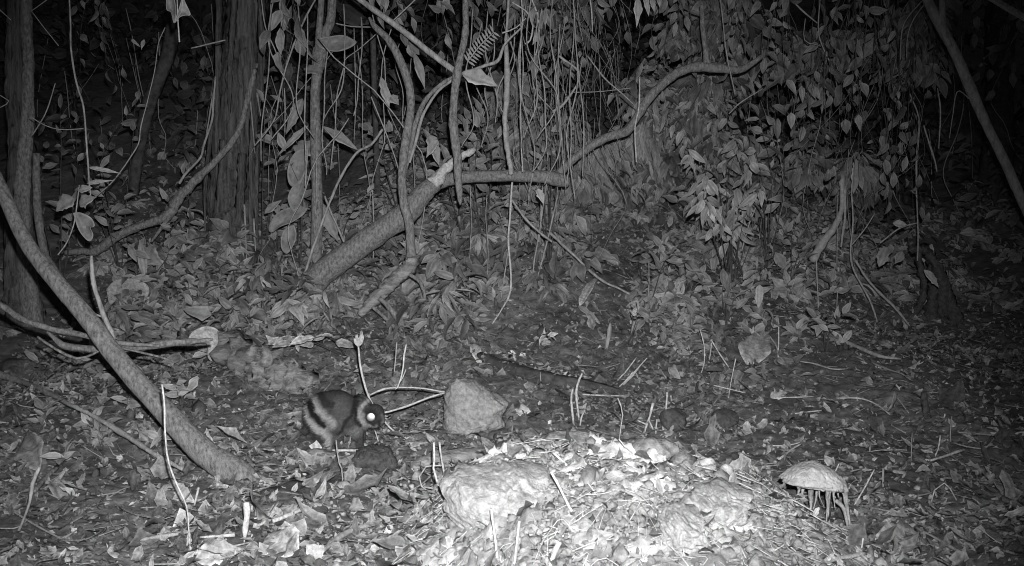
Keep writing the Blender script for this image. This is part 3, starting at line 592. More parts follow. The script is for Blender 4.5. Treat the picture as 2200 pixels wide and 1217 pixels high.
gstick('stick', [(0, 1085, 5), (40, 1110, 6), (90, 1140, 6), (150, 1170, 5)], 'thin dark twig running down from the lower left edge', m='vine')
vine('stump_stick', [(530, 1078, 14), (532, 1100, 15), (528, 1130, 14), (524, 1166, 7)], gd(524, 1170), 'pale splintered stake standing in the bottom left litter', cat='stake', m='twig', jag=True)
vine('stick', [(423, 1046, 7), (415, 1085, 7)], gd(415, 1090), 'small white peg in the litter left of the pale stake', cat='peg', m='twig')
gstick('twig', [(556, 1135, 4), (575, 1105, 5), (590, 1082, 4)], 'left one of two crossed thin twigs beside the pale stake')
gstick('twig', [(565, 1130, 4), (585, 1100, 5), (600, 1075, 4)], 'right one of two crossed thin twigs beside the pale stake')
gstick('twig', [(585, 1125, 9), (625, 1110, 9), (675, 1085, 7)], 'thick bright stick lying below the tangled litter left of centre')
gstick('branch', [(690, 1190, 10), (740, 1155, 13), (800, 1130, 10), (850, 1105, 10), (930, 1080, 6)], 'long pale branch lying toward the mound along the bottom', m='palebark', cat='branch')
gstick('stick', [(800, 1095, 5), (815, 1075, 6), (828, 1057, 5)], 'small pale twig left of the mound')
# seed head stalk by the rabbit
Dz = gd(800, 962)-.2
t = empty('seed_stalk', P(815, 955, Dz+.27), 'thin curved stalk with a dried seed head passing behind the rabbit face', 'stalk')
tube('stalk', px([(770, 745, 4), (774, 785, 5), (783, 825, 5), (794, 857, 5), (808, 880, 5), (828, 908, 4.5), (850, 930, 4.5), (875, 944, 4), (908, 953, 3)], Dz+.27), 'twig', t, seg=7, n=50, wob=0)
for a in range(7):
    b_ = P(770, 746, Dz+.27); e_ = P(770+11*math.cos(a*1.1), 727-12*abs(math.sin(a*.9+.3)), Dz+.27+.01*math.sin(a))
    one_leaf('seed_husk', b_, e_, .014, 'litter', parent=t, tone=1.2, nl=6)
vine('weed_stalk', [(874, 740, 5), (868, 770, 6), (866, 800, 6), (856, 830, 5), (850, 836, 3)], Dz, 'curved stem right of the seed head stalk', cat='stem', m='twig')
vine('weed_stalk', [(855, 735, 4), (852, 770, 4), (848, 798, 4)], Dz+.05, 'short stem hanging between the seed head and the curved stem', cat='stem', m='palebark')
t = empty('withered_leaf_spray', P(866, 745, D5-.25), 'withered strap leaves drooping below the split foot of the kinked stem', 'dead leaves')
for rows in [[(800, 660, 7), (835, 690, 9), (858, 720, 6), (870, 740, 4)], [(815, 640, 10), (845, 670, 14), (862, 705, 12), (872, 742, 5)], [(880, 590, 8), (905, 610, 9), (915, 655, 7)]]:
    tube('withered_leaf', px(rows, D5-.25), 'bark', t, seg=6, n=20, rough=.3)
# twigs behind rabbit's head
vine('twig', [(793, 852, 4), (815, 842, 7), (840, 836, 6), (900, 835, 5), (955, 843, 5)], Dz+.32, 'bright arched twig above and right of the rabbit head', cat='twig', m='twig')
vine('twig', [(818, 887, 6), (850, 880, 7), (890, 868, 7), (925, 855, 6), (955, 846, 5)], Dz+.28, 'bright straight twig ending at the rabbit face', cat='twig', m='twig')
vine('twig', [(850, 836, 3), (865, 812, 4), (872, 795, 3)], Dz+.3, 'tiny fork rising off the arched twig', cat='twig', m='twig')
vine('weed_stalk', [(722, 945, 4), (728, 990, 5), (736, 1010, 5), (736, 1050, 4)], gd(736, 1050), 'slim curved stem standing in front of the rabbit hind foot', cat='stem', m='palebark')
gstick('twig', [(715, 971, 7), (772, 970, 7)], 'bright level twig lying at the rabbit feet')
vine('twig', [(757, 928, 3), (753, 950, 4), (748, 966, 3)], gd(748, 966), 'very small twig under the rabbit belly', cat='twig', m='palebark')
vine('twig', [(806, 925, 3), (811, 940, 4), (815, 955, 3)], gd(815, 958), 'very small twig under the rabbit chin', cat='twig', m='twig')
# logs
def log(name, rows, label, m='deadwood', lift=.35, **k):
    r = onground([(a, b, c_) for a, b, c_ in rows], lift); t = tube(name, r, m, seg=20, flute=k.get('flute', .1), nfl=6, rough=k.get('rough', .22), jag=True, n=50); return tag(t, label, 'log')
log('rotten_log', [(400, 735, 40), (470, 765, 66), (540, 800, 76), (600, 828, 72), (655, 845, 46)], 'crumbling pale log sloping down to the back of the rabbit', rough=.45, lift=.6)
log('fallen_log', [(620, 985, 18), (660, 992, 32), (720, 1000, 34), (780, 1004, 26)], 'fibrous rotten log fragment in front of the rabbit feet', rough=.3)
log('fallen_log', [(885, 1010, 22), (930, 998, 30), (1000, 985, 26), (1060, 975, 16)], 'fibrous rotten log fragment between the dark lump and the mound', rough=.3)
log('dark_log', [(1030, 770, 18), (1110, 805, 28), (1190, 826, 32), (1260, 838, 30), (1345, 850, 14)], 'smooth dark log lying behind the pale angular rock', m='darkwood', rough=.06)
# rocks and lumps
def grock(x, y, w_, h_, m, label, lift=.45, **k):
    g_ = G(x, y); s = depth(g_)/F; return rock('rock' if 'cat' not in k else k['cat'].replace(' ', '_'), g_+np.array([0, w_*s*.3, h_*s*lift]), (w_*s*.5, w_*s*.42, h_*s*.5*1.1), m, label, **k)
grock(600, 1075, 170, 60, 'darkstone', 'low wide dark lump standing in for a shaded hollow in the litter below the rabbit', lift=-.25, planes=14, seed=8, rough=.2)  # no stone here: added dark lump imitates the shade of a hollow
grock(30, 830, 120, 90, 'darkstone', 'dark smooth lump under the long twig at left edge', lift=.1, planes=14, seed=10)
grock(280, 668, 110, 66, 'stone', 'grey boulder between the bent stick and the shaggy trunk', planes=12, seed=11)
grock(1400, 990, 150, 90, 'stone', 'broad grey clod on the crest of the mound', lift=-.1, planes=14, seed=15, rough=.22, cat='earth clod')
grock(1220, 960, 130, 60, 'stone', 'flat clod at the left end of the mound crest', lift=-.1, planes=14, seed=16, rough=.22, cat='earth clod')
grock(1450, 930, 62, 56, 'darkstone', 'small dark lump behind the mound crest beside the upright twigs', planes=12, seed=18)
grock(1560, 925, 60, 44, 'darkstone', 'second smaller lump behind the mound crest', planes=12, seed=19)
outline_rock('rock', [(958, 935), (956, 880), (962, 825), (985, 812), (1015, 818), (1060, 845), (1092, 866), (1075, 890), (1085, 915), (1050, 925), (1010, 940)], gd(1010, 940)+.08, .09, 'midclay', 'pale angular wedge shaped rock right of the rabbit', seed=3, rough=.10)
outline_rock('rock', [(752, 1010), (756, 985), (775, 966), (800, 960), (835, 964), (850, 985), (855, 1008), (800, 1018)], gd(805, 1016)+.04, .06, 'darkstone', 'dark rounded lump just below and right of the rabbit', seed=5, rough=.16)
outline_rock('earth_boulder', [(950, 1085), (955, 1040), (985, 1010), (1040, 1012), (1100, 1000), (1170, 1012), (1222, 1050), (1232, 1090), (1210, 1125), (1150, 1142), (1060, 1150), (985, 1125)], gd(1100, 1150)+.19, .15, 'clay', 'largest pale boulder of packed earth at the front of the mound', cat='earth boulder', seed=12, rough=.10, sub=6)
outline_rock('earth_boulder', [(1408, 1150), (1412, 1108), (1450, 1090), (1500, 1098), (1512, 1130), (1500, 1165), (1460, 1178), (1425, 1172)], gd(1460, 1178)+.07, .12, 'clay', 'grooved pale boulder right of the largest one on the mound', cat='earth boulder', seed=13, rough=.16, sub=6)
outline_rock('earth_boulder', [(1440, 1085), (1490, 1055), (1550, 1045), (1600, 1062), (1590, 1095), (1540, 1115), (1490, 1112)], gd(1530, 1118)+.08, .12, 'clay', 'tapering ribbed lump behind the grooved boulder', cat='earth boulder', seed=14, rough=.18, sub=6)
for (x, y, s, lab) in [(415, 1052, 9, 'tiny white pebble left of the pale stake'), (472, 1051, 10, 'white pebble just above the pale stake'), (616, 1026, 9, 'left of two bright dots of stone below the rabbit'), (639, 1023, 9, 'right of two bright dots of stone below the rabbit'), (788, 990, 9, 'bright fleck on the dark rounded lump'), (885, 1058, 13, 'white pebble between the dark lump and the mound'), (1604, 927, 10, 'white pebble on the soil right of the mound crest')]:
    g_ = G(x, y); r_ = s*.5*depth(g_)/F; rock('pebble', g_+[0, -.02, r_*1.5+.01], (r_, r_, r_), 'paleleaf' if 0 else 'twig', lab, cat='pebble', planes=6, seed=x, sub=2)

# upright sticks and twigs on and round the mound ------------------------------------------
def upright(name, rows, label, m='twig', cat='stick', dd=0., **k):
    bx, by = max(rows, key=lambda r: r[1])[:2]
    return vine(name, rows, gd(bx, min(by, 1216))+dd, label, cat=cat, m=m, **k)
upright('stick', [(1056, 1095, 9), (1060, 1130, 9), (1066, 1180, 9), (1071, 1240, 9)], 'tallest bright peg in front of the largest pale boulder')
upright('stick', [(1118, 1122, 9), (1110, 1165, 9), (1099, 1240, 9)], 'bright peg slanting right beside the tallest peg')
upright('stick', [(1203, 1165, 11), (1190, 1195, 11), (1178, 1240, 10)], 'thick pale peg at the bottom of the mound right of the slanting peg')
upright('stick', [(935, 950, 7), (936, 985, 7), (933, 1005, 7), (940, 1035, 7), (948, 1062, 7)], 'left stick of the bright pair at the left foot of the mound')
upright('stick', [(944, 949, 7), (951, 990, 7), (960, 1036, 7)], 'right stick of the bright pair at the left foot of the mound')
gstick('twig', [(930, 1020, 5), (905, 1045, 4), (870, 1065, 4)], 'thin twig left of the bright pair of sticks')
upright('twig', [(950, 1000, 4), (915, 1003, 5), (900, 1025, 5), (905, 1045, 5), (918, 1056, 5)], 'hooked root fibre beside the bright pair of sticks', cat='root')
upright('twig', [(1187, 974, 8), (1205, 990, 8), (1226, 1010, 8)], 'bright stick with a leaf scrap stuck on its lower end')
upright('stick', [(1180, 1015, 8), (1198, 1045, 9), (1216, 1080, 9), (1238, 1110, 8)], 'pale stick lying against the right flank of the largest boulder')
upright('stick', [(1262, 1035, 4), (1275, 1050, 5), (1290, 1070, 4)], 'short thin stick right of the leaf scrap')
upright('stick', [(1250, 803, 5), (1240, 830, 9), (1240, 860, 8), (1246, 905, 7)], 'tall curved blade shaped twig behind the mound crest')
upright('stick', [(1232, 835, 6), (1228, 860, 8), (1232, 915, 7)], 'straight twig left of the tall blade shaped twig')
upright('stick', [(1253, 888, 5), (1249, 900, 5), (1246, 918, 5)], 'short peg right of the tall blade shaped twig')
upright('stick', [(1432, 844, 7), (1430, 880, 7), (1424, 920, 7)], 'straight bright peg on the right half of the mound crest')
t = upright('stick', [(1402, 866, 9), (1398, 885, 8), (1392, 905, 7), (1382, 935, 6)], 'forked bright peg left of the straight bright peg')
tube('prong', px([(1393, 902, 4), (1404, 924, 4)], gd(1382, 935)), 'twig', t, seg=6, n=8); tube('prong', px([(1388, 912, 4), (1370, 904, 3)], gd(1382, 935)), 'twig', t, seg=6, n=8)
upright('stick', [(1411, 900, 5), (1408, 934, 5)], 'tiny peg between the forked and the straight peg')
upright('stick', [(1425, 922, 5), (1436, 940, 5)], 'small peg at the foot of the straight bright peg')
gstick('stick', [(1252, 849, 5), (1300, 851, 5), (1350, 854, 4)], 'bright twig lying level behind the mound crest')
upright('stem', [(1325, 855, 4), (1336, 885, 4), (1334, 920, 4), (1332, 950, 3)], 'thin bent stem on the left half of the crest', cat='stem')
upright('stick', [(1250, 930, 4), (1262, 955, 4)], 'short pale twig on the crest below the flat clod')
upright('root_fibre', [(1328, 945, 4), (1345, 965, 4), (1365, 980, 4), (1368, 995, 3)], 'bent root fibre in the middle of the mound', cat='root')
for i, (a, b, c_, d_, lab) in enumerate([(1390, 768, 1330, 832, 'longest'), (1366, 768, 1322, 822, 'second'), (1360, 800, 1345, 818, 'shortest'), (1372, 790, 1338, 828, 'third')]):
    upright('straw', [(a, b, 3), ((a+c_)/2+2, (b+d_)/2, 5), (c_, d_, 4)], lab+' of the slanting straws in a bunch behind the mound crest', cat='straw')
upright('straw', [(1503, 706, 4), (1512, 735, 4), (1515, 770, 4), (1508, 800, 3), (1500, 812, 3)], 'bent tall straw right behind the mound', cat='straw')
upright('straw', [(1530, 730, 4), (1527, 758, 4), (1523, 782, 3)], 'left leg of the folded straw that forms an upside down V', cat='straw')
upright('straw', [(1530, 730, 4), (1550, 765, 4), (1576, 806, 4)], 'right leg of the folded straw that forms an upside down V', cat='straw')
upright('straw', [(1580, 770, 4), (1572, 815, 3), (1566, 858, 3)], 'straight straw crossing the tip of the folded straw', cat='straw')
gstick('straw', [(1497, 820, 3), (1540, 832, 4), (1600, 846, 3)], 'straw lying level under the folded straw', cat='straw')
gstick('straw', [(1560, 838, 4), (1535, 868, 4), (1517, 890, 3)], 'dark jointed straw slanting under the folded straw', cat='straw', m='vine')
upright('stick', [(1675, 702, 4), (1674, 735, 5), (1670, 770, 4)], 'bright upright twig at the left foot of the bare hump')
gstick('twig', [(1652, 720, 4), (1668, 745, 4), (1673, 772, 4)], 'twig leaning on the bright upright twig')
gstick('branch', [(1775, 728, 6), (1810, 738, 9), (1850, 755, 9), (1890, 770, 8), (1935, 775, 5)], 'curved pale branch lying on the dark soil at right', cat='branch', m='palebark')
gstick('branch', [(1718, 778, 4), (1750, 785, 5), (1790, 798, 5), (1822, 796, 4)], 'slender bowed twig lying left of the curved pale branch', m='palebark')
gstick('branch', [(1870, 780, 4), (1905, 795, 5), (1935, 806, 4), (1955, 820, 3)], 'slender twig lying below the curved pale branch', m='palebark')
gstick('twig', [(1655, 857, 4), (1700, 858, 4), (1747, 856, 4)], 'level bright twig with a scrap of dead leaf', m='twig')
gstick('twig', [(1797, 858, 4), (1845, 858, 5), (1880, 870, 4), (1910, 892, 3)], 'bowed bright twig right of the level twig')
gstick('twig', [(1700, 892, 4), (1730, 888, 4), (1765, 885, 4)], 'thin bright twig under the level twig')
gstick('twig', [(1652, 961, 4), (1690, 960, 4), (1718, 953, 4)], 'left straight straw lying up the slope behind the root plate')
gstick('twig', [(1675, 990, 6), (1700, 970, 6), (1720, 958, 5)], 'double straw lying up the slope behind the root plate')
gstick('stick', [(1998, 995, 6), (2030, 985, 7), (2068, 973, 8)], 'bright stick lying in the dark litter at far right')
upright('stick', [(2022, 937, 5), (2015, 965, 5), (1998, 995, 4)], 'thin stick standing at the left end of the bright far right stick')
upright('twig', [(2000, 1082, 4), (2008, 1055, 4), (2030, 1040, 4), (2043, 1052, 4), (2058, 1078, 4)], 'arched twig standing like a hoop at lower right', cat='twig')
gstick('twig', [(1965, 1067, 4), (1990, 1064, 4), (2010, 1058, 4)], 'small level twig left of the hoop', m='palebark')
upright('twig', [(1880, 1008, 5), (1860, 1045, 5), (1833, 1090, 4)], 'straight stick slanting right of the root plate')
upright('stick', [(1897, 1004, 7), (1897, 1045, 6)], 'short upright stick beside the straight slanting stick', m='palebark')
upright('stick', [(1858, 1125, 6), (1857, 1150, 6), (1850, 1195, 7)], 'white upright peg below right of the root plate')
upright('stick', [(1802, 995, 4), (1792, 1018, 4)], 'small peg behind the root plate on its right')
upright('stick', [(1782, 988, 4), (1776, 1004, 4)], 'small peg behind the root plate near its top')
upright('stick', [(1828, 1038, 4), (1820, 1058, 4)], 'small peg just right of the root plate edge')
gstick('branch', [(1560, 1140, 5), (1610, 1090, 6), (1650, 1045, 6), (1690, 1030, 4)], 'thin root slanting up to the left corner of the root plate', cat='root', m='palebark')
gstick('branch', [(1965, 1135, 7), (2010, 1160, 7), (2050, 1185, 8), (2075, 1198, 6)], 'straight pale stick lying at the bottom right', m='palebark')
gstick('branch', [(1780, 1207, 9), (1830, 1205, 10), (1860, 1195, 8)], 'pale root end at the bottom edge right of the mound', cat='root', m='twig')
upright('straw', [(2045, 895, 3), (2043, 930, 5), (2045, 955, 4)], 'thin upright sprout in the dark litter at far right', m='palebark', cat='sprout')
gstick('twig', [(2060, 931, 4), (2090, 932, 4), (2140, 938, 3)], 'level thin twig right of the upright sprout', m='palebark')
gstick('twig', [(2050, 955, 4), (2080, 962, 4), (2112, 968, 4)], 'lower twig right of the upright sprout', m='palebark')
upright('straw', [(1961, 930, 3), (1960, 990, 3)], 'very thin upright straw above the hoop twig', m='palebark', cat='straw')
upright('stick', [(1160, 800, 3), (1161, 830, 3)], 'tiny stem standing on the dark log', m='palebark', cat='stem')
# dark sprouting stump at right
g_ = G(1990, 900); upright('stump', [(1987, 843, 12), (1988, 870, 14), (1992, 900, 16)], 'small dark finger shaped stump in the dark right litter', m='darkstone', cat='stump', seg=12)

# root plate: a slab of earth on hanging roots
gp = G(1752, 1118); Dq = depth(gp)-.12; sp = Dq/F
t = empty('root_plate', P(1752, 1118, Dq), 'bright domed slab of dug earth on dangling roots at the right of the mound', 'root plate')
outline_rock('earth_slab', [(1680, 1033), (1702, 1014), (1728, 999), (1757, 996), (1786, 1010), (1808, 1028), (1818, 1052), (1798, 1050), (1760, 1046), (1718, 1041)], Dq, .085, 'brightclay', None, seed=3, rough=.11, sub=5, k=.9, parent=t)
for k, (x, y0, y1, w_) in enumerate([(1715, 1040, 1068, 11), (1727, 1042, 1115, 8), (1742, 1045, 1128, 13), (1755, 1045, 1095, 8), (1765, 1045, 1090, 5), (1783, 1045, 1170, 6), (1779, 1045, 1120, 10), (1792, 1042, 1090, 8), (1803, 1040, 1070, 10)]):
    tube('rootlet', px([(x, y0-4, w_), (x+RNG.normal()*4, (y0+y1)/2, w_*.5), (x+RNG.normal()*6, y1, w_*.25)], Dq-.02+.03*RNG.normal()), 'clay', t, seg=8, n=26, rough=.6, wob=.003)
tube('side_root', px([(1800, 1030, 16), (1812, 1042, 14), (1816, 1060, 10), (1822, 1100, 6), (1828, 1145, 4)], Dq-.03), 'clay', t, seg=10, n=40, rough=.5, wob=.002)
tube('side_root', px([(1795, 1075, 8), (1812, 1092, 9), (1822, 1130, 7)], Dq-.05), 'clay', t, seg=8, n=24, rough=.25)
rock('earth_bank', gp+[-.02, .20, -.06], (.22, .15, .13), 'darkwood', 'pitted bank of earth that carries the domed slab', cat='earth bank', planes=16, seed=31, rough=.16, sub=5)

# ================================================================ NOTICEABLE SINGLE LEAVES
def pleaf(x0, y0, x1, y1, w_, d, label, m='leaf', tone=1., **k):
    return one_leaf('leaf' if m == 'leaf' else 'dead_leaf', P(x0, y0, d), P(x1, y1, d-k.pop('near', .03)), w_*d/F, m, label, tone=tone, **k)
dl = G(1240, 1015)
def gleaf(x0, y0, x1, y1, w_, label, m='litter', tone=1., up=.03, **k):
    a = G(x0, y0, .015); b = G(x1, y1, .015+up)
    if abs(depth(b)-depth(a)) > 1.8*math.hypot(x1-x0, y1-y0)*depth(a)/F+.03: b = P(x1, y1, depth(a))
    w_m = w_*depth(a)/F
    k.setdefault('face', (RNG.normal()*.15, -.75, .7)); return one_leaf('dead_leaf', a, b, w_m, m, label, tone=tone, **k)
gleaf(1222, 1012, 1262, 1038, 44, 'white crumpled leaf scrap impaled on the stick at mound centre', 'paleleaf', 1.3, up=.05, wav=.8)
gleaf(1090, 988, 1050, 965, 34, 'white torn leaf lying at the upper left of the mound', 'paleleaf', 1.25, wav=.8)
gleaf(1105, 892, 1135, 900, 20, 'small white leaf scrap right of the wedge shaped rock', 'paleleaf', 1.2, wav=.8)
gleaf(1340, 975, 1368, 985, 34, 'pale heart shaped leaf on the middle of the mound', 'paleleaf', .9)
gleaf(1300, 960, 1320, 990, 28, 'pale leaf just left of the heart shaped leaf', 'paleleaf', .9)
gleaf(1425, 1010, 1410, 975, 26, 'pale folded leaf standing on the right of the mound', 'paleleaf', 1., up=.06)
gleaf(955, 1165, 965, 1195, 28, 'small bright oval leaf left of the tallest peg', 'paleleaf', 1.2, up=0.01)
gleaf(1340, 1200, 1420, 1215, 70, 'broad pale leaf at the bottom edge of the mound', 'paleleaf', .8, up=.02)
gleaf(1230, 1185, 1315, 1170, 44, 'pale striped leaf above the broad leaf at the bottom', 'paleleaf', .7, up=.02)
gleaf(1090, 1035, 1000, 1075, 22, 'narrow pale leaf lying on the left of the largest boulder', 'paleleaf', 1., up=.03)
gleaf(330, 885, 290, 850, 60, 'broad leaf lying beside the leaning pole', 'litter', 1.1)
gleaf(40, 850, 75, 925, 42, 'oval leaf under the long diagonal twig at left', 'litter', 1.2)
gleaf(85, 1020, 40, 955, 60, 'dark pointed leaf behind the crooked stick', 'litter', .8, up=.08)
gleaf(345, 1055, 400, 1090, 46, 'pointed leaf beside the long upright stem', 'litter', 1.3)
gleaf(440, 1080, 400, 1140, 56, 'squarish leaf pierced by the long upright stem', 'litter', 1.2)
gleaf(560, 1040, 600, 1075, 38, 'pale curled leaf above the pale stake', 'litter', 1.4)
gleaf(750, 1100, 775, 1115, 42, 'cupped bright leaf in the litter left of the mound', 'paleleaf', .7)
gleaf(420, 1215, 520, 1200, 60, 'wide leaf at the bottom edge left', 'litter', 1.2)
gleaf(640, 1200, 560, 1165, 80, 'ribbed wide leaf near the bottom left of centre', 'litter', 1.3)
gleaf(690, 1215, 660, 1170, 44, 'star shaped leaf below the ribbed wide leaf', 'litter', 1.3, up=.05)
gleaf(1655, 862, 1695, 857, 22, 'bright twisted scrap on the level twig', 'paleleaf', 1.1, wav=.9)
gleaf(1880, 1180, 1990, 1150, 60, 'large ribbed leaf at bottom right', 'litter', 1.2)
gleaf(2150, 1180, 2080, 1130, 50, 'dim curled leaf at the far right bottom', 'litter', 1.1)
gleaf(2100, 1080, 2150, 1110, 60, 'arched dim leaf at the right edge litter', 'litter', 1., droop=1.2)
gleaf(1100, 760, 1090, 790, 26, 'left of two bright oval leaves behind the wedge shaped rock', 'litter', 1.9, up=-.02)
gleaf(1120, 765, 1132, 795, 26, 'right of two bright oval leaves behind the wedge shaped rock', 'litter', 2., up=-.02)
gleaf(1015, 745, 1030, 785, 26, 'bright pointed leaf right of the withered straps', 'litter', 2.)
gleaf(1245, 665, 1283, 620, 20, 'slim upright leaf on the bare bank', 'litter', 1.4, up=.12)
gleaf(1240, 663, 1285, 700, 14, 'pale bent leaf stalk below the slim upright leaf', 'paleleaf', .8)
upright('dead_leaf', [(1313, 695, 8), (1308, 720, 12), (1300, 755, 8)], 'upright bladed leaf stub on the bank foot', m='palebark', cat='leaf')
gleaf(1480, 770, 1450, 745, 60, 'broad upright dark leaf behind the folded straw', 'litter', 1.1, up=.10)
gleaf(1605, 790, 1650, 735, 70, 'broad dark leaf rising at the foot of the bare hump', 'litter', 1.1, up=.12)
for (a, b, c_, d_, w_, dd, lab, tn_) in [
  (640, 340, 672, 300, 46, D3+.14, 'round leaf peeping from behind the slender trunk', 1.0),
  (692, 440, 722, 515, 30, D3+.05, 'narrow leaf drooping on the right of the slender trunk', 1.0),
  (662, 270, 595, 330, 14, D3+.05, 'long narrow leaf arching left of the slender trunk', 1.1),
  (693, 272, 765, 315, 22, D3+.02, 'long narrow leaf arching right of the slender trunk', 1.1),
  (650, 212, 615, 285, 26, D3+.1, 'dim pointed leaf above the largest oval leaf', .9),
  (652, 148, 690, 152, 22, D3-.08, 'dark leaf scrap wrapped on the slender trunk below its fork', .7),
  (568, 460, 600, 430, 16, D3+.1, 'slim leaf pointing right beside the shaggy trunk foot', 1.),
  (992, 157, 1066, 177, 34, D5-.45, 'bright broad leaf lying level right of the crossing poles', 1.5),
  (940, 300, 915, 335, 20, D5-.1, 'small oval leaf beside the paler vine strand', 1.2),
  (922, 290, 945, 350, 28, D5+.1, 'upright leaf between the curved vine and the hanging stick', 1.1),
  (818, 165, 836, 225, 18, D5, 'pointed upright leaf left of the kinked stem', 1.2),
  (838, 205, 855, 222, 20, D5, 'small leaf touching the kinked stem', 1.1),
  (888, 110, 915, 185, 18, D5+.1, 'narrow leaf hanging under the straight pale pole', 1.),
  (1155, 405, 1168, 435, 16, 5.6, 'small bright leaf on the stem below the stub of the arched branch', 1.5),
  (158, 425, 118, 450, 36, 5.05, 'rounded leaf left on the seedling by the left trunk', 1.),
  (170, 440, 200, 422, 30, 5.0, 'upper right leaf of the seedling by the left trunk', 1.),
  (168, 410, 192, 402, 18, 5.0, 'small folded leaf at the top of the seedling by the left trunk', 1.2),
  (190, 360, 250, 368, 10, 5.0, 'thin arching leaf at the end of the bright thin vine', 1.4),
  (186, 395, 236, 385, 10, 5.0, 'second thin arching leaf at the end of the bright thin vine', 1.3),
  (282, 85, 298, 98, 7, 6, 'tiny left leaf of the pale pair near the top left', 1.5),
  (310, 85, 303, 104, 8, 6, 'tiny right leaf of the pale pair near the top left', 1.5),
  (308, 540, 345, 568, 44, D2-.6, 'round pale leaf at the foot of the leaning limb', 1.),
  (300, 515, 312, 605, 22, D2-.65, 'tall narrow leaf standing in the left litter', 1.2),
  (415, 580, 432, 555, 18, D2-.5, 'small egg shaped leaf left of the shaggy trunk foot', 1.3),
  (1370, -10, 1372, 52, 18, 5.6, 'longest pale leaf hanging from the top edge right of centre', 1.6),
  (1386, -10, 1394, 30, 13, 5.6, 'second pale leaf hanging from the top edge right of centre', 1.4),
  (1400, -10, 1405, 22, 12, 5.6, 'third pale leaf hanging from the top edge right of centre', 1.3),
  (1416, -10, 1418, 12, 10, 5.6, 'short pale leaf rightmost on the top edge cluster', 1.3),
  (1632, 612, 1630, 665, 20, 6.3, 'solitary bright oval leaf on the leafy bank at right', 1.6),
  (1838, 340, 1842, 412, 24, 6.4, 'bright narrow leaf low in the vine curtain', 1.3),
  (1918, 480, 1948, 482, 16, 6.5, 'small bright leaf on the twig under the vine curtain', 1.4),
  (1905, 530, 1890, 570, 26, 6.5, 'drooping leaf under the small bright leaf', 1.),
  (1940, 540, 1925, 565, 20, 6.5, 'right drooping leaf under the small bright leaf', 1.),
  (1985, 580, 2020, 615, 18, 6.5, 'pale blade leaning on the prop roots', 1.6)]:
    pleaf(a, b, c_, d_, w_, dd, lab, tone=tn_, face=(RNG.normal()*.2, -1, .35), droop=.4)
vine('thin_vine', [(380, -20, 4), (383, 40, 4), (387, 92, 5)], 4.6, 'bright peg like twig beside the torn hanging leaf', m='twig')
vine('weed_stalk', [(170, 400, 4), (166, 440, 4), (160, 480, 4), (145, 520, 4), (125, 548, 4)], 5.0, 'slim stem of the seedling beside the left trunk', cat='stem', m='palebark')
def traced_leaf(pts, d, label, m='leaf', tone=1., bow=.02, ribs=True):
    """blade whose own outline follows pts, cupped, with a little thickness"""
    q = spline(np.array([(*p, 0) for p in pts+pts[:1]], float), 41)[:-1, :2]; c = q.mean(0); V = []; T = []; n = len(q); R_ = 5
    for r in range(R_+1):
        f = r/R_; z = bow*(1-f*f)
        for k in range(n):
            p = c+(q[k]-c)*f; V.append(P(p[0], p[1], d+z+.006*float(noise(p[0]/14, p[1]/14, 3)))); T.append(tone*(1.15 if r == R_ else .9+.2*float(noise(p[0]/9, p[1]/9, 8))))  # outermost ring toned lighter: a bright sharpened edge painted onto the blade
    Fq = [[r*n+k, r*n+(k+1) % n, (r+1)*n+(k+1) % n, (r+1)*n+k] for r in range(R_) for k in range(n)]
    o = tag(build('leaf' if m == 'leaf' else 'dead_leaf', V, np.array(Fq), m, tone=T), label, 'leaf'); so = o.modifiers.new('thick', 'SOLIDIFY'); so.thickness = .0015; return o
traced_leaf([(400, 737), (413, 714), (440, 702), (466, 708), (479, 735), (474, 762), (458, 776), (447, 768), (446, 740), (425, 727)], gd(440, 780)-.12, 'big curled leaf hooked over the level root', 'litter', 1.5)
traced_leaf([(157, 458), (172, 457), (195, 468), (203, 485), (194, 490), (200, 505), (195, 518), (184, 514), (168, 492)], 5.0, 'large bitten leaf of the seedling by the left trunk', tone=1.2)
traced_leaf([(662, 320), (640, 323), (624, 342), (617, 370), (621, 395), (634, 402), (650, 385), (660, 355)], D3+.1, 'upper and wider of two overlapping hanging leaves left of the slender trunk', tone=1.15)
traced_leaf([(660, 365), (648, 388), (628, 402), (618, 425), (623, 445), (631, 456), (646, 438), (656, 412)], D3+.04, 'lower of two overlapping hanging leaves left of the slender trunk', tone=1.05)
traced_leaf([(662, 448), (640, 443), (605, 452), (585, 470), (577, 492), (584, 500), (602, 488), (628, 478), (652, 462)], D3+.1, 'leaf reaching left from the slender trunk below the overlapping leaves', tone=1.)
traced_leaf([(632, 483), (612, 492), (603, 515), (606, 538), (618, 545), (632, 525), (637, 503)], D3+.05, 'drooping leaf with a bitten tip left of the slender trunk', tone=1.1)
traced_leaf([(678, 84), (700, 80), (735, 76), (757, 84), (766, 92), (750, 104), (725, 111), (700, 108), (682, 98)], D3-.09, 'horizontal dead leaf caught in the fork of the slender trunk', tone=1.)
traced_leaf([(358, -8), (372, -8), (378, 26), (374, 50), (368, 27), (358, 20)], 4.6, 'left half of the torn dead leaf hanging at the top edge', tone=1.1)
traced_leaf([(392, -8), (399, 8), (409, 31), (398, 33), (386, 37), (375, 49), (384, 22)], 4.57, 'right half of the torn dead leaf hanging at the top edge', tone=1.4)
traced_leaf([(640, 590), (668, 560), (660, 640), (640, 655)], D3+.2, 'dim leaf low behind the bright bent rod', tone=.8) if False else None
traced_leaf([(228, 622), (250, 602), (290, 600), (318, 615), (316, 640), (298, 655), (280, 640), (250, 642), (236, 655)], gd(280, 668)-.1, 'wide rounded grey leaf arching over the ground beside the bent stick', 'litter', 1.2)
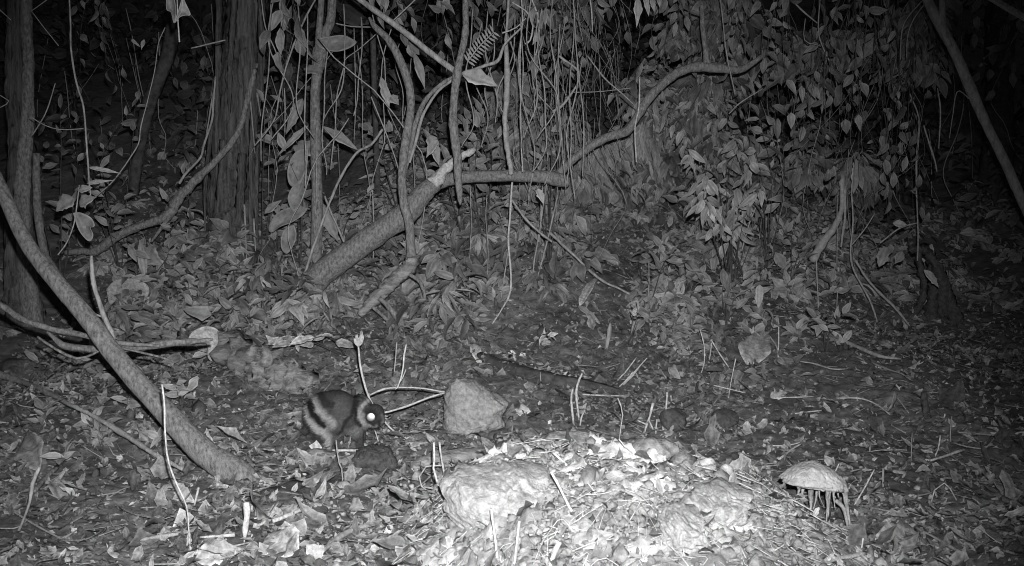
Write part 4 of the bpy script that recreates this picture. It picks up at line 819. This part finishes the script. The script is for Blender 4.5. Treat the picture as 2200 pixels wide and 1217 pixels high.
traced_leaf([(570, 720), (590, 730), (615, 722), (650, 726), (662, 728), (640, 740), (605, 745), (580, 738)], gd(610, 750)-.05, 'flat lobed leaf lying level above the crumbling log', 'litter', 1.5)
# fern frond
t = empty('fern_frond', P(1025, 130, D5-.1), 'small dim fern frond rising right of the crossing poles', 'fern')
tube('stem', px([(1005, 132, 3), (1030, 100, 3), (1060, 70, 2)], D5-.1), 'vine', t, seg=5, n=12)
fp = spline([P(1005, 132, D5-.1), P(1030, 100, D5-.1), P(1060, 70, D5-.1)], 12); LP = []; LD = []
for k in range(12):
    for s in (-1, 1): LP.append(fp[k]); LD.append([.6*s+.25, -.1, .6*s*-1+.1])
V, Fq, TN = leaves_vf(np.array(LP), np.array(LD), np.tile([0, -1, .2], (24, 1)).astype(float), np.full(24, .05), np.full(24, .011), np.full(24, .4), np.full(24, .1), np.full(24, 1.3))
build('leaflets', V, Fq, 'leaf', t, None, TN)

# ================================================================ PLANTS
def shrub(x, y, tx, ty, sx, sy, nst, label, d=None, cat='shrub', name='shrub', depthspread=.25, **k):
    """base at pixel x,y (on the ground unless d is given); stem tips spread about pixel tx,ty"""
    base = G(x, y) if d is None else P(x, y, d); dd = depth(base)
    tips = [P(tx+RNG.uniform(-sx, sx), ty+RNG.uniform(-sy, sy), dd+RNG.normal()*depthspread) for _ in range(nst)]
    return plant(name, base, tips, label, cat, **k)
for a in [
 (640, 600, 620, 400, 60, 110, 4, 'sparse broad leaved shrub between the shaggy and the slender trunk', dict(leaf=.13, per=5)),
 (560, 600, 600, 130, 50, 90, 3, 'thin tall sapling climbing right of the shaggy trunk', dict(leaf=.11, per=5, droop=1.)),
 (720, 560, 745, 440, 50, 70, 4, 'small leaved shrub between slender trunk and kinked stem', dict(leaf=.07, per=8)),
 (860, 480, 815, 300, 30, 40, 4, 'lumpy leaved cluster left of the kinked stem', dict(leaf=.085, per=5, wr=.6)),
 (1000, 560, 950, 300, 45, 60, 6, 'leafy bush between the curving vine and the hanging stick', dict(leaf=.11, per=6)),
 (1040, 560, 1040, 240, 45, 80, 7, 'leafy bush right of the hanging stick above the arched branch', dict(leaf=.12, per=7)),
 (1180, 600, 1150, 180, 50, 120, 6, 'bush tangled in the rootlet bundle', dict(leaf=.1, per=8)),
 (130, 650, 110, 330, 60, 120, 5, 'dim shrub behind the left trunk', dict(leaf=.09, per=8)),
 (260, 600, 250, 330, 90, 130, 6, 'dim spreading shrub left of the shaggy trunk', dict(leaf=.10, per=8)),
 (400, 590, 390, 420, 40, 70, 5, 'low shrub against the left of the shaggy trunk', dict(leaf=.09, per=8)),
 (300, 640, 340, 560, 70, 40, 5, 'low broad leaved plant above the grey boulder', dict(leaf=.12, per=5)),
 (600, 560, 590, 500, 40, 40, 4, 'dim seedling clump at the foot of the shaggy trunk', dict(leaf=.09, per=6)),
 (960, 720, 955, 680, 50, 40, 6, 'leafy weeds right of the split foot of the kinked stem', dict(leaf=.075, per=6)),
 (930, 560, 930, 520, 40, 30, 4, 'small herb under the heavy leaning branch', dict(leaf=.07, per=6)),
 (1395, 660, 1395, 560, 60, 20, 5, 'sapling with whorled leaves on the bank centre right', dict(leaf=.10, per=4, start=.7, wr=.28)),
 (1480, 640, 1480, 560, 50, 40, 6, 'leafy herb on the bank right of the whorled sapling', dict(leaf=.10, per=6)),
 (1560, 700, 1570, 620, 50, 40, 6, 'leafy herb low on the bank beneath the big clustered bush', dict(leaf=.10, per=6)),
 (1350, 740, 1345, 690, 30, 30, 4, 'withered weed at the foot of the bank', dict(leaf=.06, per=5, m='litter', tone=1.6)),
 (1570, 640, 1535, 340, 100, 95, 16, 'dense bush of large drooping leaves below the bent limb', dict(leaf=.115, per=17, wr=.36, droop=1.3, depthspread=.35, tone=1.2, hang=1.3, start=.4, stem_r=.003)),
 (1600, 600, 1470, 420, 40, 50, 5, 'left lobe of big drooping leaves beside the dense bush', dict(leaf=.12, per=6, droop=1.1)),
 (1650, 600, 1640, 280, 40, 60, 6, 'upright bush of hanging pale leaves right of the bent limb', dict(leaf=.12, per=7, droop=1., tone=1.15)),
 (1700, 600, 1720, 520, 60, 50, 6, 'mid sized herb where the lianas reach the bank', dict(leaf=.085, per=7)),
 (1770, 760, 1780, 700, 60, 30, 5, 'weeds at the foot of the lianas', dict(leaf=.08, per=5)),
 (1140, 760, 1170, 735, 20, 20, 3, 'drooping weed at the right end of the bright ovals', dict(leaf=.08, per=5, m='litter', tone=1.5)),
 (740, 770, 640, 735, 60, 15, 3, 'low leaf spray above the crumbling log', dict(leaf=.10, per=4, m='litter', tone=1.4)),
 (330, 800, 340, 770, 50, 20, 4, 'seedlings beside the leaning pole under the level root', dict(leaf=.10, per=4)),
 (480, 700, 440, 650, 60, 40, 5, 'broad leaved seedlings in front of the shaggy trunk', dict(leaf=.09, per=4)),
]:
    shrub(*a[:8], **a[8])
# vines hanging from above, each with its own leaves
for k, (x, y, tx, ty, lab, kw) in enumerate([
 (1700, -80, 1690, 200, 'leafy vine hanging at the left of the right curtain', {}),
 (1760, -80, 1740, 330, 'leafy vine beneath the curved bright vine', {}),
 (1830, -80, 1800, 300, 'dense leafy vine in the middle of the right curtain', {}),
 (1880, -80, 1870, 380, 'longest leafy vine of the right curtain', {}),
 (1930, -80, 1940, 330, 'outer leafy vine at the right end of the curtain', {}),
 (1960, 100, 1960, 440, 'thin leafed vine trailing beside the long liana', {}),
 (1610, -80, 1600, 90, 'short leafy vine over the tip of the bent limb', {}),
 (1470, -80, 1450, 110, 'leafy vine hanging in front of the bend of the limb', {}),
 (1320, -80, 1310, 70, 'leafy vine at the top above the dark gap', {}),
 (1180, -80, 1200, 120, 'leafy vine over the rootlet bundle', {}),
 (2120, -80, 2130, 60, 'dim leafy vine over the dark at the upper right', dict(tone=.8)),
 (2190, -60, 2160, 110, 'dim drooping leaves right of the leaning pole top', dict(tone=.8)),
 (840, -80, 850, 60, 'leaves at the top edge over the kinked stem', {}),
 (620, -80, 625, 30, 'broad leaves at the top edge right of the shaggy trunk', dict(leaf=.13)),
 (210, -80, 210, 120, 'dim leafy vine at the top left behind the bright thin vine', dict(tone=.8, dd=7.5)),
 (960, -80, 1000, 50, 'leaves at the top edge around the hanging stick', {}),
]):
    kw = dict(kw); dd = kw.pop('dd', 6.1+RNG.uniform(-.2, .6)); kw.setdefault('leaf', .10)
    base = P(x, y, dd); tips = [P(tx+RNG.uniform(-60, 60), ty+RNG.uniform(-110, 90), dd+RNG.normal()*.15) for _ in range(7)]
    kw.setdefault('tone', .8); plant('leafy_vine', base, tips, lab, 'vine', per=5, start=.2, hang=.5, droop=1.1, arch=.05, sag=(0, -.7, .5), spread=.9, stem_r=.003, tvar=.45, **kw)
# low seedlings on the bank, individually
ORD = 'first second third fourth fifth sixth seventh eighth ninth tenth eleventh twelfth'.split()
for row, (y0, y1, xa, xb) in dict(highest=(440, 480, 1060, 1800), middle=(530, 570, 1400, 1830), lowest=(620, 675, 1400, 1830)).items():
    for k in range(10):
        x = xa+(xb-xa)*(k+RNG.uniform(.2, .8))/10; y = RNG.uniform(y0, y1)
        shrub(x, y, x, y-36, 26, 18, 3, 'dark leafy seedling, '+ORD[k]+' from the left in the '+row+' row on the bank', name='seedling', cat='seedling', group='seedlings in rows on the dark bank', leaf=.10, per=5, stem_r=.002, tone=1.15, depthspread=.08)

for (x0, x1, y0, y1, n, where, kw) in [
  (240, 620, 610, 660, 10, 'left of the foot of the heavy leaning branch', dict(leaf=.10)),
  (300, 640, 690, 750, 8, 'just behind the crumbling log', dict(leaf=.085)),
  (890, 1080, 660, 740, 7, 'between withered straps and bright oval leaves', dict(leaf=.08)),
  (1380, 1820, 705, 760, 10, 'along the foot of the leafy bank', dict(leaf=.08)),
  (60, 420, 870, 1000, 7, 'under the long diagonal twig', dict(leaf=.07)),
  (1030, 1400, 450, 530, 10, 'on the bank just under the arched branch', dict(leaf=.11))]:
    for k in range(n):
        x = x0+(x1-x0)*(k+RNG.uniform(.2, .8))/n; y = RNG.uniform(y0, y1)
        shrub(x, y, x+RNG.normal()*8, y-RNG.uniform(20, 55), 24, 16, 3, ORD[k]+' seedling from the left '+where, name='seedling', cat='seedling', group='seedlings '+where, per=5, stem_r=.002, tone=1.1, depthspread=.08, **kw)
for (x0, x1, d_, n, where) in [(560, 680, 6.0, 4, 'between the shaggy and the slender trunk'), (700, 800, 6.1, 3, 'between the slender trunk and the kinked stem'), (1100, 1240, 5.9, 12, 'in front of the rootlet bundle'), (1010, 1085, 6.0, 5, 'between crooked stick and twin stemmed liana')]:
    for k in range(n):
        x = x0+(x1-x0)*(k+RNG.uniform(.1, .9))/n; y0 = RNG.uniform(-40, 60); y1 = RNG.uniform(220, 430)
        vine('hanging_vine', [(x, y0, 3.5), (x+RNG.normal()*14, y0*.6+y1*.4, 4), (x+RNG.normal()*18, y0*.25+y1*.75, 4), (x+RNG.normal()*20, y1, 3)], d_+RNG.uniform(-.2, .3), ORD[k]+' thin vine from the left hanging '+where, m='palebark', group='thin vines '+where, wob=.007)

# ================================================================ STRIPED RABBIT
gr = G(728, 962); Dr = depth(gr)+.02; sr = Dr/F
def zp(zx, zy): return (zx/6.087+600, zy/6.087+800)      # enlarged view -> pixel
root = empty('rabbit', P(728, 962, Dr), 'small striped rabbit crouching in the litter facing right with one glowing eye', 'rabbit')
bm = bmesh.new()
def ell(cx, cy, rx, ry, rz, dy=0., rot=0.):
    before = len(bm.verts); r = bmesh.ops.create_icosphere(bm, subdivisions=4, radius=1); c = P(cx, cy, Dr); a = math.radians(rot)
    for v in r['verts']:
        x_, y_, z_ = v.co.x*rx*sr, v.co.y*rz, v.co.z*ry*sr
        v.co = Vector((c[0]+x_*math.cos(a)-z_*math.sin(a), c[1]+y_+dy, c[2]+x_*math.sin(a)+z_*math.cos(a)))
def limb(pts, dy=0.):
    q = spline([[*P(a, b, Dr), c_*sr] for a, b, c_ in pts], 14)
    for x_, y_, z_, r_ in q:
        r = bmesh.ops.create_icosphere(bm, subdivisions=2, radius=max(r_, .004))
        for v in r['verts']: v.co += Vector((x_, y_+dy, z_))
ell(702, 891, 48, 50, .088, 0, 8); ell(722, 878, 46, 40, .085); ell(745, 892, 44, 44, .08); ell(765, 903, 33, 33, .065, 0, -20)
ell(782, 895, 24, 25, .05); ell(803, 893, 23, 26, .045, 0, -30); ell(815, 903, 13, 13, .03, 0, -35); ell(806, 908, 15, 11, .033)
ell(708, 915, 36, 30, .03, -.06); ell(708, 915, 36, 30, .03, .06)
for dy in (-.055, .055):
    limb([(700, 922, 20), (712, 940, 12), (708, 956, 9), (716, 964, 8), (734, 967, 7)], dy)      # thigh, hock, long hind foot
    limb([(768, 918, 16), (776, 936, 9), (778, 952, 7), (786, 962, 6)], dy*.7)                  # foreleg and paw
    limb([(792, 872, 7), (782, 861, 8), (770, 857, 8), (757, 858, 4)], dy*.5)                   # short ear laid back
    ell(808, 905, 11, 10, .016, dy*.5)
ell(657, 925, 9, 9, .02)
me = bpy.data.meshes.new('tmp'); bm.to_mesh(me); bm.free(); tmp = bpy.data.objects.new('tmp', me); COL.objects.link(tmp)
rm = tmp.modifiers.new('r', 'REMESH'); rm.mode = 'VOXEL'; rm.voxel_size = .0042
sm = tmp.modifiers.new('s', 'SMOOTH'); sm.factor = .5; sm.iterations = 7
dg = bpy.context.evaluated_depsgraph_get(); m2 = bpy.data.meshes.new_from_object(tmp.evaluated_get(dg))
V = np.zeros(len(m2.vertices)*3); m2.vertices.foreach_get('co', V); V = V.reshape(-1, 3); Fs = [list(p.vertices) for p in m2.polygons]
bpy.data.objects.remove(tmp); bpy.data.meshes.remove(me); bpy.data.meshes.remove(m2)
# coat pattern in the animal's own side profile
c0 = P(0, 0, Dr); ex = P(1, 0, Dr)-c0; ez = P(0, 1, Dr)-c0; W_ = V-c0; U = W_@ex/(ex@ex); Wv = (W_@ez)/(ez@ez)
U2 = (U-600)*6.087; V2 = (Wv-800)*6.087
U2 = U2+22*noise(U2/60, V2/60, 3); V2 = V2+14*noise(U2/50+9, V2/50, 4)
tone = np.full(len(V), .068)
def stroke(pts, hw, val, soft=18):
    global tone
    dmin = np.full(len(V), 1e9)
    for (a, b), (c_, d_) in zip(pts[:-1], pts[1:]):
        vx, vy = c_-a, d_-b; tt = np.clip(((U2-a)*vx+(V2-b)*vy)/(vx*vx+vy*vy+1e-9), 0, 1)
        dmin = np.minimum(dmin, np.hypot(U2-a-tt*vx, V2-b-tt*vy))
    k_ = 1-sstep(hw-soft, hw+soft, dmin); tone = tone*(1-k_)+val*k_
stroke([(740, 1000), (860, 820), (1000, 780), (1120, 700)], 70, .17, 40)
stroke([(840, 380), (860, 500), (800, 620)], 90, .10, 40)
stroke([(700, 690), (560, 620)], 55, .18, 30)
stroke([(530, 260), (640, 380), (740, 400)], 45, .035)
stroke([(340, 520), (370, 640), (430, 720), (520, 770)], 38, .04)
stroke([(470, 345), (560, 450), (640, 540), (740, 640)], 44, .32, 30)
stroke([(375, 460), (430, 600), (520, 690), (620, 750), (690, 820), (680, 960)], 42, .36, 30)
stroke([(430, 385), (510, 520), (570, 600), (620, 670)], 38, .018)
stroke([(1000, 430), (960, 560), (900, 640), (820, 770)], 22, .03)
stroke([(1020, 300), (1020, 480), (1050, 600), (1090, 670)], 34, .025)
stroke([(1215, 555)], 0, .03) if 0 else None
stroke([(1215, 540), (1216, 570)], 82, .03, 34)
stroke([(1150, 375), (1085, 470), (1090, 590), (1160, 690), (1290, 705)], 28, .34, 22)
stroke([(1330, 640), (1250, 660)], 26, .04)
stroke([(1350, 560), (1372, 640)], 18, .20)
tone = tone*(1+.22*noise(U/1.6, Wv/3.2, 6)+.12*noise(U/.8, Wv*.8+V[:, 1]*200, 7))
body = build('body', V, Fs, 'fur', root, None, np.clip(tone, .01, 1))
mN = body.data; NN = np.zeros(len(V)*3); mN.vertices.foreach_get('normal', NN); NN = NN.reshape(-1, 3)
ff = RNG.integers(0, len(V), 15000); fb = V[ff]; hu = U2[ff]; fl_ = np.where(hu > 1130, .006, .013)*RNG.uniform(.5, 1.3, len(ff))
fd = nrm(NN[ff]*.55+np.array([-.8, 0, -.35])+RNG.normal(size=(len(ff), 3))*.22); fs = nrm(np.cross(fd, NN[ff]+1e-3))*.0007
FV = np.stack([fb-fs, fb+fs, fb+fd*fl_[:, None]+NN[ff]*.0015], 1).reshape(-1, 3); FT = np.repeat(np.clip(tone[ff]*RNG.uniform(.6, 1.9, len(ff)), .01, 1), 3)
build('fur', FV, np.arange(len(FV)).reshape(-1, 3), 'fur', root, None, FT, smooth=False)
for dy in (-.047, .047):
    bm = bmesh.new(); r = bmesh.ops.create_icosphere(bm, subdivisions=4, radius=.0185)
    for v in r['verts']: v.co.y *= .26
    Ve = np.array([v.co[:] for v in bm.verts]); Fe = [[v.index for v in f.verts] for f in bm.faces]; bm.free()
    ye = (P(800, 891, Dr))+np.array([0, dy, 0]); build('eye', Ve+ye, Fe, 'eye', root)
WH = []
for dy in (-.03, .03):
    for k in range(5):
        a_ = P(819, 905+k*1.5, Dr)+[0, dy, 0]; b_ = P(835+k*3, 900+k*6, Dr)+[0, dy*2.2, 0]; WH.append(tube_vf([[*a_, .0005], [*b_, .0002]], seg=4, n=5))
Vw, Fw = merge(WH); build('whiskers', Vw, Fw, 'twig', root)
